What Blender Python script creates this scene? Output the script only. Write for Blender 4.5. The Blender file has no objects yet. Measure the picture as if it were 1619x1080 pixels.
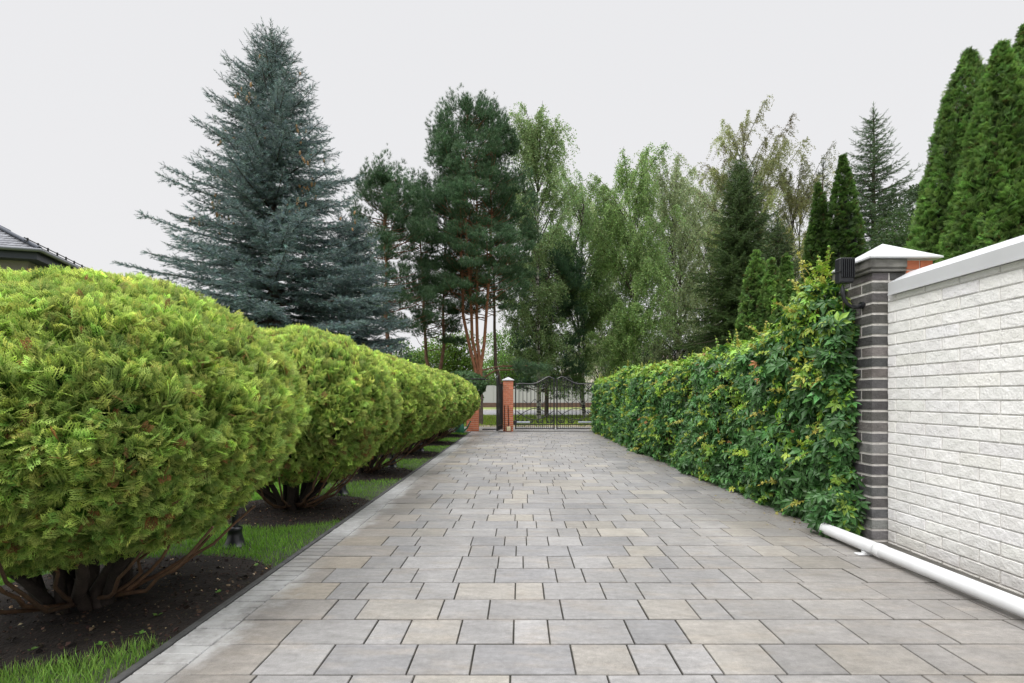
import bpy, math, random
import numpy as np
from math import sin, cos, pi, radians as R
rng = np.random.default_rng(7)
random.seed(7)
S = bpy.context.scene
COL = S.collection

# ------------------------------------------------------------------ camera
EYE = 1.05
cam_d = bpy.data.cameras.new('camera'); cam = bpy.data.objects.new('camera', cam_d); COL.objects.link(cam)
cam.location = (0, 0, EYE); cam.rotation_euler = (R(90), 0, 0)
cam_d.sensor_width = 36; cam_d.lens = 850/1619*36
cam_d.shift_x = -12.5/1619; cam_d.shift_y = 88/1619
cam_d.clip_start = 0.05; cam_d.clip_end = 2000
S.camera = cam
# ------------------------------------------------------------------ light: bright overcast
SUN_EL, SUN_AZ = 46, 222      # azimuth from +Y clockwise; sun is behind the camera, a little to the left
W = bpy.data.worlds.new('World'); S.world = W; W.use_nodes = True
nt = W.node_tree; nt.nodes.clear()
out = nt.nodes.new('ShaderNodeOutputWorld'); bg = nt.nodes.new('ShaderNodeBackground')
sky = nt.nodes.new('ShaderNodeTexSky'); sky.sky_type = 'NISHITA'; sky.sun_disc = False
sky.sun_elevation = R(SUN_EL); sky.sun_rotation = R(SUN_AZ); sky.dust_density = 5
tc = nt.nodes.new('ShaderNodeTexCoord'); sep = nt.nodes.new('ShaderNodeSeparateXYZ')
nt.links.new(tc.outputs['Generated'], sep.inputs[0])
ramp = nt.nodes.new('ShaderNodeValToRGB')          # cloud deck luminance by elevation (overcast: zenith brighter than horizon)
ramp.color_ramp.interpolation = 'EASE'
e = ramp.color_ramp.elements
e[0].position = 0.0; e[0].color = (.208, .206, .206, 1)
e[1].position = .9; e[1].color = (1, 1, 1, 1)
m1 = ramp.color_ramp.elements.new(.12); m1.color = (.205, .204, .205, 1)
m2 = ramp.color_ramp.elements.new(.60); m2.color = (.200, .200, .202, 1)
nt.links.new(sep.outputs['Z'], ramp.inputs[0])
sc_ = nt.nodes.new('ShaderNodeMix'); sc_.data_type = 'RGBA'; sc_.blend_type = 'MIX'; sc_.inputs['Factor'].default_value = .03
cl = nt.nodes.new('ShaderNodeMix'); cl.data_type = 'RGBA'; cl.blend_type = 'MULTIPLY'; cl.inputs['Factor'].default_value = 1
cl.inputs['B'].default_value = (32.5, 32.5, 32.8, 1)
nt.links.new(ramp.outputs[0], cl.inputs['A'])
nt.links.new(cl.outputs['Result'], sc_.inputs['A']); nt.links.new(sky.outputs[0], sc_.inputs['B'])
nt.links.new(sc_.outputs['Result'], bg.inputs['Color']); bg.inputs['Strength'].default_value = 0.1
nt.links.new(bg.outputs[0], out.inputs[0])
sd = bpy.data.lights.new('sun', 'SUN'); so = bpy.data.objects.new('sun', sd); COL.objects.link(so)
sd.energy = 1.5; sd.angle = R(28); sd.color = (1, .97, .92)
so.rotation_euler = (R(90-SUN_EL), 0, R(180-SUN_AZ)); so.location = (-5, -8, 12)
S.view_settings.view_transform = 'Standard'; S.view_settings.look = 'None'
S.view_settings.exposure = 0.38; S.view_settings.gamma = 1
try: S.view_settings.use_curve_mapping = False
except Exception: pass
S.render.resolution_x = 1024; S.render.resolution_y = 683

# ------------------------------------------------------------------ helpers
def px(p, Y): return (p-822)/850*Y
def pz(p, Y): return EYE-(p-628)/850*Y

def tag(o, label=None, cat=None, group=None, kind=None, category=None):
    cat = cat or category
    if label: o['label'] = label
    if cat: o['category'] = cat
    if group: o['group'] = group
    if kind: o['kind'] = kind
    return o
def empty(name, loc=(0,0,0), rz=0, **k):
    o = bpy.data.objects.new(name, None); COL.objects.link(o); o.location = loc; o.rotation_euler = (0,0,rz)
    o.empty_display_size = .2
    return tag(o, **k)
def mesh(name, parts, mats, smooth=False):
    """parts: (V (n,3), F (m,3|4), C (n,3)|None, material index)"""
    me = bpy.data.meshes.new(name)
    VV=[]; CC=[]; LI=[]; LT=[]; MI=[]; off=0; anyc=False
    for p in parts:
        V=np.asarray(p[0],float); F=np.asarray(p[1],int)
        if len(V)==0: continue
        C=p[2] if len(p)>2 else None; mi=p[3] if len(p)>3 else 0
        VV.append(V)
        if C is None: CC.append(np.ones((len(V),3)))
        else: CC.append(np.broadcast_to(np.asarray(C,float),(len(V),3))); anyc=True
        LI.append((F+off).ravel()); LT.append(np.full(len(F),F.shape[1])); MI.append(np.full(len(F),mi)); off+=len(V)
    V=np.concatenate(VV); LI=np.concatenate(LI); LT=np.concatenate(LT); MI=np.concatenate(MI)
    me.vertices.add(len(V)); me.vertices.foreach_set('co', V.astype(np.float32).ravel())
    me.loops.add(len(LI)); me.loops.foreach_set('vertex_index', LI.astype(np.int32))
    me.polygons.add(len(LT)); st=np.concatenate([[0],np.cumsum(LT)[:-1]])
    me.polygons.foreach_set('loop_start', st.astype(np.int32)); me.polygons.foreach_set('loop_total', LT.astype(np.int32))
    me.polygons.foreach_set('material_index', MI.astype(np.int32))
    me.polygons.foreach_set('use_smooth', np.full(len(LT), smooth))
    if anyc:
        a=me.attributes.new('tint','FLOAT_COLOR','POINT'); C=np.concatenate(CC)
        a.data.foreach_set('color', np.concatenate([C,np.ones((len(C),1))],1).astype(np.float32).ravel())
    for m in (mats if isinstance(mats,(list,tuple)) else [mats]): me.materials.append(m)
    me.update(calc_edges=True)
    return me
def obj(name, parts, mats, parent=None, smooth=False, loc=None, **k):
    o = bpy.data.objects.new(name, parts if isinstance(parts, bpy.types.Mesh) else mesh(name, parts, mats, smooth))
    COL.objects.link(o)
    if parent: o.parent = parent
    if loc: o.location = loc
    return tag(o, **k)
def copy_tree(o, parent=None):
    c=o.copy(); COL.objects.link(c); c.parent=parent
    for ch in o.children: copy_tree(ch, c)
    return c
def box(x0,x1,y0,y1,z0,z1,b=0.0,C=None,mi=0):
    """box, all edges chamfered by b"""
    if b<=0:
        V=[(x,y,z) for x in (x0,x1) for y in (y0,y1) for z in (z0,z1)]
        F=[(0,1,3,2),(4,6,7,5),(0,4,5,1),(2,3,7,6),(0,2,6,4),(1,5,7,3)]
        return (V,F,C,mi)
    V=[];idx={}
    lo=(x0,y0,z0);hi=(x1,y1,z1)
    for sx in (0,1):
        for sy in (0,1):
            for sz in (0,1):
                s=(sx,sy,sz)
                for a in range(3):
                    v=[]
                    for q in range(3):
                        e_=hi[q] if s[q] else lo[q]
                        v.append(e_ if q==a else e_+(-b if s[q] else b))
                    idx[(s,a)]=len(V);V.append(tuple(v))
    F=[]
    cor=[(0,0),(1,0),(1,1),(0,1)]
    for a in range(3):
        o1,o2=[q for q in range(3) if q!=a]
        for s in (0,1):
            f=[]
            for c in cor:
                t=[0,0,0];t[a]=s;t[o1]=c[0];t[o2]=c[1];f.append(idx[(tuple(t),a)])
            F.append(f)
    for a in range(3):                      # edges parallel to axis a
        o1,o2=[q for q in range(3) if q!=a]
        for c in cor:
            t0=[0,0,0];t1=[0,0,0];t0[a]=0;t1[a]=1
            t0[o1]=t1[o1]=c[0];t0[o2]=t1[o2]=c[1];t0=tuple(t0);t1=tuple(t1)
            F.append([idx[(t0,o1)],idx[(t1,o1)],idx[(t1,o2)],idx[(t0,o2)]])
    for k in [(i,j,l) for i in (0,1) for j in (0,1) for l in (0,1)]:
        F.append([idx[(k,0)],idx[(k,1)],idx[(k,2)],idx[(k,2)]])
    F4=[f for f in F if f[2]!=f[3]]
    return (V,F4,C,mi),(V,[f[:3] for f in F if f[2]==f[3]],C,mi)
def bxs(*a,**k):
    r=box(*a,**k)
    return list(r) if isinstance(r[0],tuple) and len(r)==2 else [r]
def tube(P,r,n=6,C=None,mi=0,cap=True):
    P=np.asarray(P,float);m=len(P);r=np.broadcast_to(np.asarray(r,float),(m,))
    T=np.gradient(P,axis=0);T/=np.linalg.norm(T,axis=1)[:,None]+1e-9
    ref=np.array([0,0,1.]) if abs(T[:,2]).mean()<.8 else np.array([1.,0,0])
    U=np.cross(T,ref);U/=np.linalg.norm(U,axis=1)[:,None]+1e-9;Wv=np.cross(T,U)
    a=np.linspace(0,2*pi,n,endpoint=False)
    V=(P[:,None]+r[:,None,None]*(np.cos(a)[None,:,None]*U[:,None]+np.sin(a)[None,:,None]*Wv[:,None])).reshape(-1,3)
    i=np.arange(m-1)[:,None]*n;j=np.arange(n)[None];k=(j+1)%n
    F=np.stack([i+j,i+k,i+n+k,i+n+j],-1).reshape(-1,4)
    if cap:
        V=np.vstack([V,P[0],P[-1]]);b=len(V)-2
        F=np.vstack([F]+[[[b,(q+1)%n,q,q]] for q in range(0)]) if False else F
        c0=[[b,(q+1)%n,q,b] for q in range(n)]
    if cap:
        F3=np.array([[b,(q+1)%n,q] for q in range(n)]+[[b+1,(m-1)*n+q,(m-1)*n+(q+1)%n] for q in range(n)])
        return [(V,F,C,mi),(V,F3,C,mi)]
    return [(V,F,C,mi)]
def lathe(prof,n=20,c=(0,0,0),C=None,mi=0):
    a=np.linspace(0,2*pi,n,endpoint=False);V=[]
    for r,z in prof:
        for t in a: V.append((c[0]+r*cos(t),c[1]+r*sin(t),c[2]+z))
    m=len(prof);F=[]
    for i in range(m-1):
        for j in range(n): F.append((i*n+j,i*n+(j+1)%n,(i+1)*n+(j+1)%n,(i+1)*n+j))
    return (V,F,C,mi)
def unit(v): return v/(np.linalg.norm(v,axis=-1,keepdims=True)+1e-9)
def frames(d,nrm):
    """rotation matrices: local y -> d, local z -> nrm (made perpendicular)"""
    d=unit(d);x=unit(np.cross(d,nrm));z=np.cross(x,d)
    return np.stack([x,d,z],-1)
def scatter(T,pos,M,s,col,col2=None):
    """T=(V,F,t) template; t = 0..1 blend per vertex from col to col2"""
    TV,TF,Tt=T;TV=np.asarray(TV,float);TF=np.asarray(TF,int);m=len(pos);n=len(TV)
    s=np.asarray(s,float)
    s=s[:,None] if s.ndim==1 else s
    L=TV[None]*s[:,None,:] if s.shape[1]==3 else TV[None]*s[:,:,None]
    V=np.einsum('mij,mnj->mni',M,L)+pos[:,None]
    F=TF[None]+(np.arange(m)*n)[:,None,None]
    if col2 is None: C=np.repeat(col[:,None],n,1)
    else:
        t=np.asarray(Tt,float)[None,:,None];C=col[:,None]*(1-t)+col2[:,None]*t
    return (V.reshape(-1,3),F.reshape(-1,TF.shape[1]),C.reshape(-1,3),0)
def rnd(m): return unit(rng.normal(size=(m,3)))
class N3:
    """cheap smooth noise, about -1..1"""
    def __init__(s,freq,seed,oct=3):
        r=np.random.default_rng(seed);s.k=[];s.a=[]
        for o in range(oct):
            s.k.append((unit(r.normal(size=(7,3)))*freq*(1.9**o)*(.7+.6*r.random((7,1))),r.random(7)*6.28));s.a.append(.55**o)
    def __call__(s,p):
        p=np.asarray(p,float);o=0
        for (k,ph),a in zip(s.k,s.a): o=o+a*np.sin(p@k.T+ph).mean(-1)*2.2
        return o/sum(s.a)
def vary(base,m,amt=.18,hue=.08):
    b=np.array(base)[None]*np.exp(rng.normal(0,amt,(m,1)))
    return b*np.exp(rng.normal(0,hue,(m,3)))

# ------------------------------------------------------------------ materials
def pmat(name,rgb=(.5,.5,.5),rough=.6,attr=False,ns=6,na=.15,bump=0,bs=40,spec=.5,transl=0,metal=0,na2=0,ns2=1.2,coat=0):
    m=bpy.data.materials.new(name);m.use_nodes=True;t=m.node_tree;N=t.nodes;L=t.links
    b=N['Principled BSDF'];b.inputs['Roughness'].default_value=rough;b.inputs['Metallic'].default_value=metal
    b.inputs['Specular IOR Level'].default_value=spec
    c=N.new('ShaderNodeTexCoord')
    if attr: src=N.new('ShaderNodeAttribute');src.attribute_name='tint';col=src.outputs['Color']
    else: src=N.new('ShaderNodeRGB');src.outputs[0].default_value=(*rgb,1);col=src.outputs[0]
    for sc,am in ((ns,na),(ns2,na2)):
        if am<=0: continue
        n=N.new('ShaderNodeTexNoise');n.inputs['Scale'].default_value=sc;n.inputs['Detail'].default_value=5
        L.new(c.outputs['Object'],n.inputs['Vector'])
        mr=N.new('ShaderNodeMapRange');mr.inputs['From Min'].default_value=.25;mr.inputs['From Max'].default_value=.75
        mr.inputs['To Min'].default_value=1-am;mr.inputs['To Max'].default_value=1+am
        L.new(n.outputs['Fac'],mr.inputs['Value'])
        mx=N.new('ShaderNodeVectorMath');mx.operation='SCALE'
        L.new(col,mx.inputs[0]);L.new(mr.outputs[0],mx.inputs['Scale']);col=mx.outputs[0]
    L.new(col,b.inputs['Base Color'])
    if bump>0:
        n=N.new('ShaderNodeTexNoise');n.inputs['Scale'].default_value=bs;n.inputs['Detail'].default_value=6
        L.new(c.outputs['Object'],n.inputs['Vector'])
        bp=N.new('ShaderNodeBump');bp.inputs['Strength'].default_value=bump;bp.inputs['Distance'].default_value=.01
        L.new(n.outputs['Fac'],bp.inputs['Height']);L.new(bp.outputs[0],b.inputs['Normal'])
    if transl>0:
        tr=N.new('ShaderNodeBsdfTranslucent');L.new(col,tr.inputs['Color'])
        ms=N.new('ShaderNodeMixShader');ms.inputs[0].default_value=transl
        L.new(b.outputs[0],ms.inputs[1]);L.new(tr.outputs[0],ms.inputs[2]);L.new(ms.outputs[0],N['Material Output'].inputs['Surface'])
    return m
M_leaf=pmat('scale_foliage',attr=True,rough=.55,na=0,spec=.35,transl=.44)
M_needle=pmat('needle_foliage',attr=True,rough=.6,na=0,spec=.25,transl=.12)
M_vine=pmat('creeper_leaf',attr=True,rough=.42,na=0,spec=.45,transl=.22)
M_birch=pmat('birch_leaf',attr=True,rough=.5,na=0,spec=.35,transl=.5)
M_grass=pmat('grass_blade',attr=True,rough=.5,na=0,spec=.3,transl=.35)
M_bark=pmat('dark_bark',(.045,.032,.024),.9,ns=18,na=.5,bump=.8,bs=50)
M_stem=pmat('brown_stem',attr=True,rough=.85,ns=18,na=.4,bump=.7,bs=60)
M_wood=pmat('tree_bark',attr=True,rough=.9,ns=7,na=.4,bump=.8,bs=25)
def birch_bark():
    m=pmat('birch_bark',(.42,.40,.37),.8,ns=3,na=.2);t=m.node_tree;N=t.nodes;L=t.links
    b=N['Principled BSDF'];old=b.inputs['Base Color'].links[0].from_socket
    c=N.new('ShaderNodeTexCoord');mp=N.new('ShaderNodeMapping');mp.inputs['Scale'].default_value=(3,3,9)
    n=N.new('ShaderNodeTexNoise');n.inputs['Scale'].default_value=1.0;n.inputs['Detail'].default_value=4
    L.new(c.outputs['Object'],mp.inputs[0]);L.new(mp.outputs[0],n.inputs['Vector'])
    r=N.new('ShaderNodeMapRange');r.inputs['From Min'].default_value=.50;r.inputs['From Max'].default_value=.57
    L.new(n.outputs['Fac'],r.inputs['Value'])
    x=N.new('ShaderNodeMix');x.data_type='RGBA';x.inputs['B'].default_value=(.03,.027,.025,1)
    L.new(r.outputs[0],x.inputs['Factor']);L.new(old,x.inputs['A']);L.new(x.outputs['Result'],b.inputs['Base Color'])
    return m
M_birchbark=birch_bark()
M_white=pmat('white_brick',attr=True,rough=.75,ns=14,na=.05,bump=.55,bs=70,na2=.06,ns2=1.5)
M_mortarw=pmat('pale_mortar',(.56,.55,.535),.9,ns=30,na=.15,bump=.4,bs=120)
M_dark=pmat('dark_clinker',attr=True,rough=.5,ns=16,na=.3,bump=.6,bs=60)
M_mortard=pmat('light_mortar',(.56,.54,.52),.9,ns=30,na=.2,bump=.4,bs=120)
M_orange=pmat('orange_brick',attr=True,rough=.75,ns=14,na=.12,bump=.3,bs=60)
M_coping=pmat('white_sheet_metal',(.52,.53,.55),.32,ns=3,na=.05,spec=.5)
M_caps=pmat('galvanised_cap',(.42,.43,.45),.4,ns=5,na=.1)
M_conc=pmat('stained_concrete',(.16,.155,.145),.85,ns=9,na=.55,bump=.6,bs=40)
M_black=pmat('black_plastic',(.012,.013,.016),.35,ns=8,na=.1)
M_iron=pmat('black_iron',(.012,.012,.014),.4,ns=8,na=.15)
M_pvc=pmat('white_pvc',(.64,.65,.66),.35,ns=4,na=.04,na2=.05,ns2=12)
M_slate=pmat('slate_roof',attr=True,rough=.6,ns=10,na=.2,bump=.4,bs=20)
M_navy=pmat('navy_fascia',(.02,.028,.045),.45,ns=3,na=.1)
M_stucco=pmat('grey_stucco',(.22,.20,.19),.9,ns=8,na=.1)
M_fence=pmat('pale_fence_panel',(.36,.36,.37),.8,ns=.6,na=.06)
M_brown=pmat('brown_plinth',(.11,.065,.05),.9,ns=5,na=.2)
M_soil=pmat('mulch_soil',attr=True,rough=.95,ns=30,na=.5,bump=1,bs=60)

def splash(m):
    t=m.node_tree;N=t.nodes;L=t.links;b=N['Principled BSDF'];old=b.inputs['Base Color'].links[0].from_socket
    g=N.new('ShaderNodeTexCoord');sp=N.new('ShaderNodeSeparateXYZ');L.new(g.outputs['Object'],sp.inputs[0])
    n=N.new('ShaderNodeTexNoise');n.inputs['Scale'].default_value=6;n.inputs['Detail'].default_value=6;L.new(g.outputs['Object'],n.inputs['Vector'])
    a=N.new('ShaderNodeMath');a.operation='MULTIPLY_ADD';L.new(n.outputs['Fac'],a.inputs[0]);a.inputs[1].default_value=.30;L.new(sp.outputs['Z'],a.inputs[2])
    r=N.new('ShaderNodeMapRange');r.inputs['From Min'].default_value=.16;r.inputs['From Max'].default_value=.36;r.inputs['To Min'].default_value=.45;r.inputs['To Max'].default_value=0
    L.new(a.outputs[0],r.inputs['Value']);x=N.new('ShaderNodeMix');x.data_type='RGBA';x.inputs['B'].default_value=(.33,.30,.26,1)
    L.new(r.outputs[0],x.inputs['Factor']);L.new(old,x.inputs['A']);L.new(x.outputs['Result'],b.inputs['Base Color'])
splash(M_white);splash(M_mortarw)
def paver_mat():
    m=bpy.data.materials.new('concrete_paver');m.use_nodes=True;t=m.node_tree;N=t.nodes;L=t.links;b=N['Principled BSDF']
    c=N.new('ShaderNodeTexCoord');at=N.new('ShaderNodeAttribute');at.attribute_name='tint'
    def noise(s,d=5,vec=None,rgh=.6):
        n=N.new('ShaderNodeTexNoise');n.inputs['Scale'].default_value=s;n.inputs['Detail'].default_value=d;n.inputs['Roughness'].default_value=rgh
        L.new(vec or c.outputs['Object'],n.inputs['Vector']);return n.outputs['Fac']
    def mr(v,a,b_,c_,d):
        r=N.new('ShaderNodeMapRange');r.inputs['From Min'].default_value=a;r.inputs['From Max'].default_value=b_
        r.inputs['To Min'].default_value=c_;r.inputs['To Max'].default_value=d;L.new(v,r.inputs['Value']);return r.outputs[0]
    def mul(x,y):
        q=N.new('ShaderNodeMath');q.operation='MULTIPLY';L.new(x,q.inputs[0])
        if isinstance(y,float): q.inputs[1].default_value=y
        else: L.new(y,q.inputs[1])
        return q.outputs[0]
    def mix(f,a,rgb):
        x=N.new('ShaderNodeMix');x.data_type='RGBA';L.new(f,x.inputs['Factor']);L.new(a,x.inputs['A'])
        if isinstance(rgb,tuple): x.inputs['B'].default_value=(*rgb,1)
        else: L.new(rgb,x.inputs['B'])
        return x.outputs['Result']
    def scl(v,f):
        x=N.new('ShaderNodeVectorMath');x.operation='SCALE';L.new(v,x.inputs[0]);L.new(f,x.inputs['Scale']);return x.outputs[0]
    # diagonal veining inside the slabs
    mp=N.new('ShaderNodeMapping');mp.inputs['Rotation'].default_value=(0,0,.9);mp.inputs['Scale'].default_value=(1,3.2,1)
    L.new(c.outputs['Object'],mp.inputs[0])
    col=at.outputs['Color']
    col=mix(mr(noise(3.1,4,mp.outputs[0]),.5,.75,0,.5),col,(.25,.215,.175))
    col=mix(mr(noise(2.3,4,mp.outputs[0],.5),.55,.75,0,.35),col,(.16,.16,.165))
    col=scl(col,mr(noise(5,6,mp.outputs[0]),.25,.75,.86,1.14))
    col=scl(col,mr(noise(260,3),.2,.8,.72,1.28))
    col=scl(col,mr(noise(38,5),.25,.75,.84,1.16))
    col=scl(col,mr(noise(9,5,mp.outputs[0],.7),.3,.7,.84,1.14))
    col=scl(col,mr(noise(.8,3),.3,.7,.86,1.12))
    mq=N.new('ShaderNodeMapping');mq.inputs['Scale'].default_value=(1,.22,1);L.new(c.outputs['Object'],mq.inputs[0])
    col=scl(col,mr(noise(1.5,5,mq.outputs[0],.65),.35,.65,.88,1.07))
    col=mix(mr(noise(6.5,6,None,.75),.60,.74,0,.38),col,(.115,.108,.095))
    # lime bloom along the left border course, in patches
    sp=N.new('ShaderNodeSeparateXYZ');L.new(c.outputs['Object'],sp.inputs[0])
    ad=N.new('ShaderNodeMath');ad.operation='MULTIPLY_ADD';L.new(noise(3.2,6,None,.7),ad.inputs[0]);ad.inputs[1].default_value=.5;L.new(sp.outputs['X'],ad.inputs[2])
    edge=mr(ad.outputs[0],-1.08,-.96,1,0)
    cy=N.new('ShaderNodeCombineXYZ');L.new(sp.outputs['Y'],cy.inputs['Y'])
    yr=N.new('ShaderNodeMath');yr.operation='DIVIDE';L.new(sp.outputs['Y'],yr.inputs[0]);yr.inputs[1].default_value=16
    cr_=N.new('ShaderNodeValToRGB');L.new(yr.outputs[0],cr_.inputs[0]);E=cr_.color_ramp.elements;E[0].position=0;E[0].color=(.35,)*3+(1,);E[1].position=1;E[1].color=(.3,)*3+(1,)
    for p_,v_ in ((1.95,.3),(2.15,1),(3.1,1),(3.4,.15),(3.9,.2),(4.2,.9),(6.2,.9),(6.8,.25),(8.5,.3),(9,.7),(11.5,.7)):
        q_=E.new(p_/16);q_.color=(v_,v_,v_,1)
    patch=cr_.outputs[0]
    bl=mul(mul(edge,patch),mr(noise(11,6,None,.75),.34,.56,.3,.9))
    col=mix(bl,col,(.44,.44,.44))
    L.new(col,b.inputs['Base Color'])
    L.new(mr(noise(2.5,4),.3,.7,.42,.6),b.inputs['Roughness']);b.inputs['Specular IOR Level'].default_value=.4
    bp=N.new('ShaderNodeBump');bp.inputs['Strength'].default_value=.35;bp.inputs['Distance'].default_value=.003
    L.new(noise(130,5),bp.inputs['Height']);L.new(bp.outputs[0],b.inputs['Normal'])
    return m
M_paver=paver_mat()
M_joint=pmat('mossy_joint_sand',(.045,.045,.033),.95,ns=5,na=.5,bump=.5,bs=120)
M_lawn=pmat('lawn_ground',(.035,.075,.014),.9,ns=30,na=.5,bump=.6,bs=60,na2=.3,ns2=.8)
M_verge=pmat('verge_ground',(.13,.16,.035),.9,ns=12,na=.4,bump=.6,bs=40,na2=.5,ns2=.35)
M_asph=pmat('asphalt',(.17,.17,.175),.8,ns=20,na=.15,bump=.3,bs=80)
M_kerb=pmat('dark_kerb',(.065,.065,.065),.8,ns=10,na=.4,bump=.5,bs=60)
M_kerbl=pmat('pale_kerb',(.5,.49,.47),.8,ns=10,na=.2)

# ------------------------------------------------------------------ ground and paving
def sheet(x0,x1,y0,y1,z): return ([(x0,y0,z),(x1,y0,z),(x1,y1,z),(x0,y1,z)],[(0,1,2,3)],None,0)
obj('ground',[sheet(-900,900,-300,900,-.08)],M_verge,kind='structure')
# lawn left of the drive: gently uneven
def grid(x0,x1,y0,y1,nx,ny,zf,C=None,mi=0):
    X,Y=np.meshgrid(np.linspace(x0,x1,nx),np.linspace(y0,y1,ny));P=np.stack([X.ravel(),Y.ravel(),np.zeros(X.size)],1)
    P[:,2]=zf(P);i=np.arange(ny-1)[:,None]*nx+np.arange(nx-1)[None]
    F=np.stack([i,i+1,i+nx+1,i+nx],-1).reshape(-1,4);return (P,F,C(P) if callable(C) else C,mi)
nl=N3(2.2,3)
def lawnz(P): return -.02+.012*nl(P)-.012*np.clip((P[:,0]+1.75)/.2,0,1)
obj('lawn',[grid(-16,-1.512,-2,16.2,120,140,lawnz)],M_lawn,kind='structure',smooth=True)
XL,XR=-1.477,2.50
Y0,ROW=2.035,.2526
known={-1:[-.633,-.398,-.036,.329],0:[-.782,-.432,-.191,.213,.453,.618],1:[-.667,-.509,-.270,-.028,.129,.490,.732],2:[-.782,-.39,-.153,.206,.609,.858],
 3:[-1.013,-.858,-.542,-.343,-.025,.128,.45,.652,.97],4:[-1.128,-.78,-.619,-.381,-.146,.214,.374,.608,.855]}
PV=[];PF=[];PC=[]
def paver(x0,x1,y0,y1,c,g=.0017,t=None):
    b=.0035;gy=g*1.7;z=rng.normal(0,.0007);n=len(PV);tl=rng.normal(0,.0025,2)
    for (q,zz) in ((0,-.05),(0,-.005),(b,0)):
        for (x,y) in ((x0+g+q,y0+gy+q),(x1-g-q,y0+gy+q),(x1-g-q,y1-gy-q),(x0+g+q,y1-gy-q)):
            PV.append((x,y,zz+z+(x-(x0+x1)/2)*tl[0]+(y-(y0+y1)/2)*tl[1]));PC.append(c if q else (.05,.047,.04))
    for l in (0,4):
        for q in range(4): PF.append((n+l+q,n+l+(q+1)%4,n+l+4+(q+1)%4,n+l+4+q))
    PF.append((n+8,n+9,n+10,n+11))
def pcol(x,y):
    base=np.array((.228,.222,.220));r=rng.random()
    if r<.06: base=np.array((.275,.258,.232))
    elif r<.22: base=np.array((.25,.235,.215))
    elif r<.36: base=np.array((.20,.197,.20))
    w=np.clip((x-.6)/1.4,0,1)*np.clip((6-y)/3,0,1)
    base=base*(1-.5*w)+np.array((.225,.205,.18))*.5*w
    if x<-1.0: base=base*np.array((.98,.93,.86))
    return tuple(base*np.exp(rng.normal(0,.055)))
BW=.17
for k in range(-14,57):
    ya,yb=Y0+k*ROW,Y0+(k+1)*ROW
    if ya>16.3: break
    xs=sorted(known.get(k,[]))
    if not xs: xs=[rng.uniform(-.3,.3)]
    while xs[0]>XL+BW+.14: xs.insert(0,xs[0]-rng.choice([.158,.24,.36,.395]))
    xs[0]=XL+BW
    if xs[1]-xs[0]<.06: xs.pop(1)
    while xs[-1]<XR-.12: xs.append(xs[-1]+rng.choice([.158,.24,.36,.395]))
    xs[-1]=XR
    for a,b_ in zip(xs[:-1],xs[1:]): paver(a,b_,ya,yb,pcol((a+b_)/2,ya))
y=Y0-14*ROW
while y<16.38:
    c=np.array((.21,.203,.195))*np.exp(rng.normal(0,.07)); paver(XL,XL+BW,y,y+.0805,tuple(c),g=.0018); y+=.0805
# threshold rows before the gate widen to the left
for k in range(6):
    x=-2.6
    while x<XL-.05:
        w=rng.choice([.16,.24,.33]);paver(x,min(x+w,XL-.002),16.38-(k+1)*.0,16.38+.24,pcol(x,16)) if k==0 else None;x+=w
for k in range(10):
    x=-2.0
    while x<XR-.1:
        w=rng.choice([.16,.24,.33]);paver(x,x+w,16.63+k*.25,16.88+k*.25,pcol(x,16));x+=w
obj('driveway',[sheet(-2.6,XR+.35,Y0-14*ROW,19.1,-.012),(PV,PF,PC,1)],[M_joint,M_paver],kind='structure')
kp=[]
y=-1.6
while y<15.6: kp+=bxs(-1.512,-1.479,y+.002,y+.998,-.2,.006,b=.004);y+=1
obj('kerb',kp,M_kerb,kind='structure')
# strip between paving and right wall / hedge
obj('drain_strip',[sheet(XR+.002,2.72,-1.5,16.4,-.006)],pmat('dark_strip',(.09,.085,.075),.9,ns=12,na=.5,bump=.5,bs=60),kind='structure')
# outside: verge, road, far grass
obj('gravel_apron',[sheet(-6,9,19.0,21.2,-.05)],pmat('gravel',(.30,.25,.17),.95,ns=14,na=.4,bump=.5),kind='structure')
obj('road',[sheet(-120,120,33,43,-.05)],M_asph,kind='structure')
obj('road_kerb',sum([bxs(-80+i*2,-78.01+i*2,43,43.35,-.2,.04,b=.01) for i in range(80)],[]),M_kerbl,kind='structure')

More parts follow.
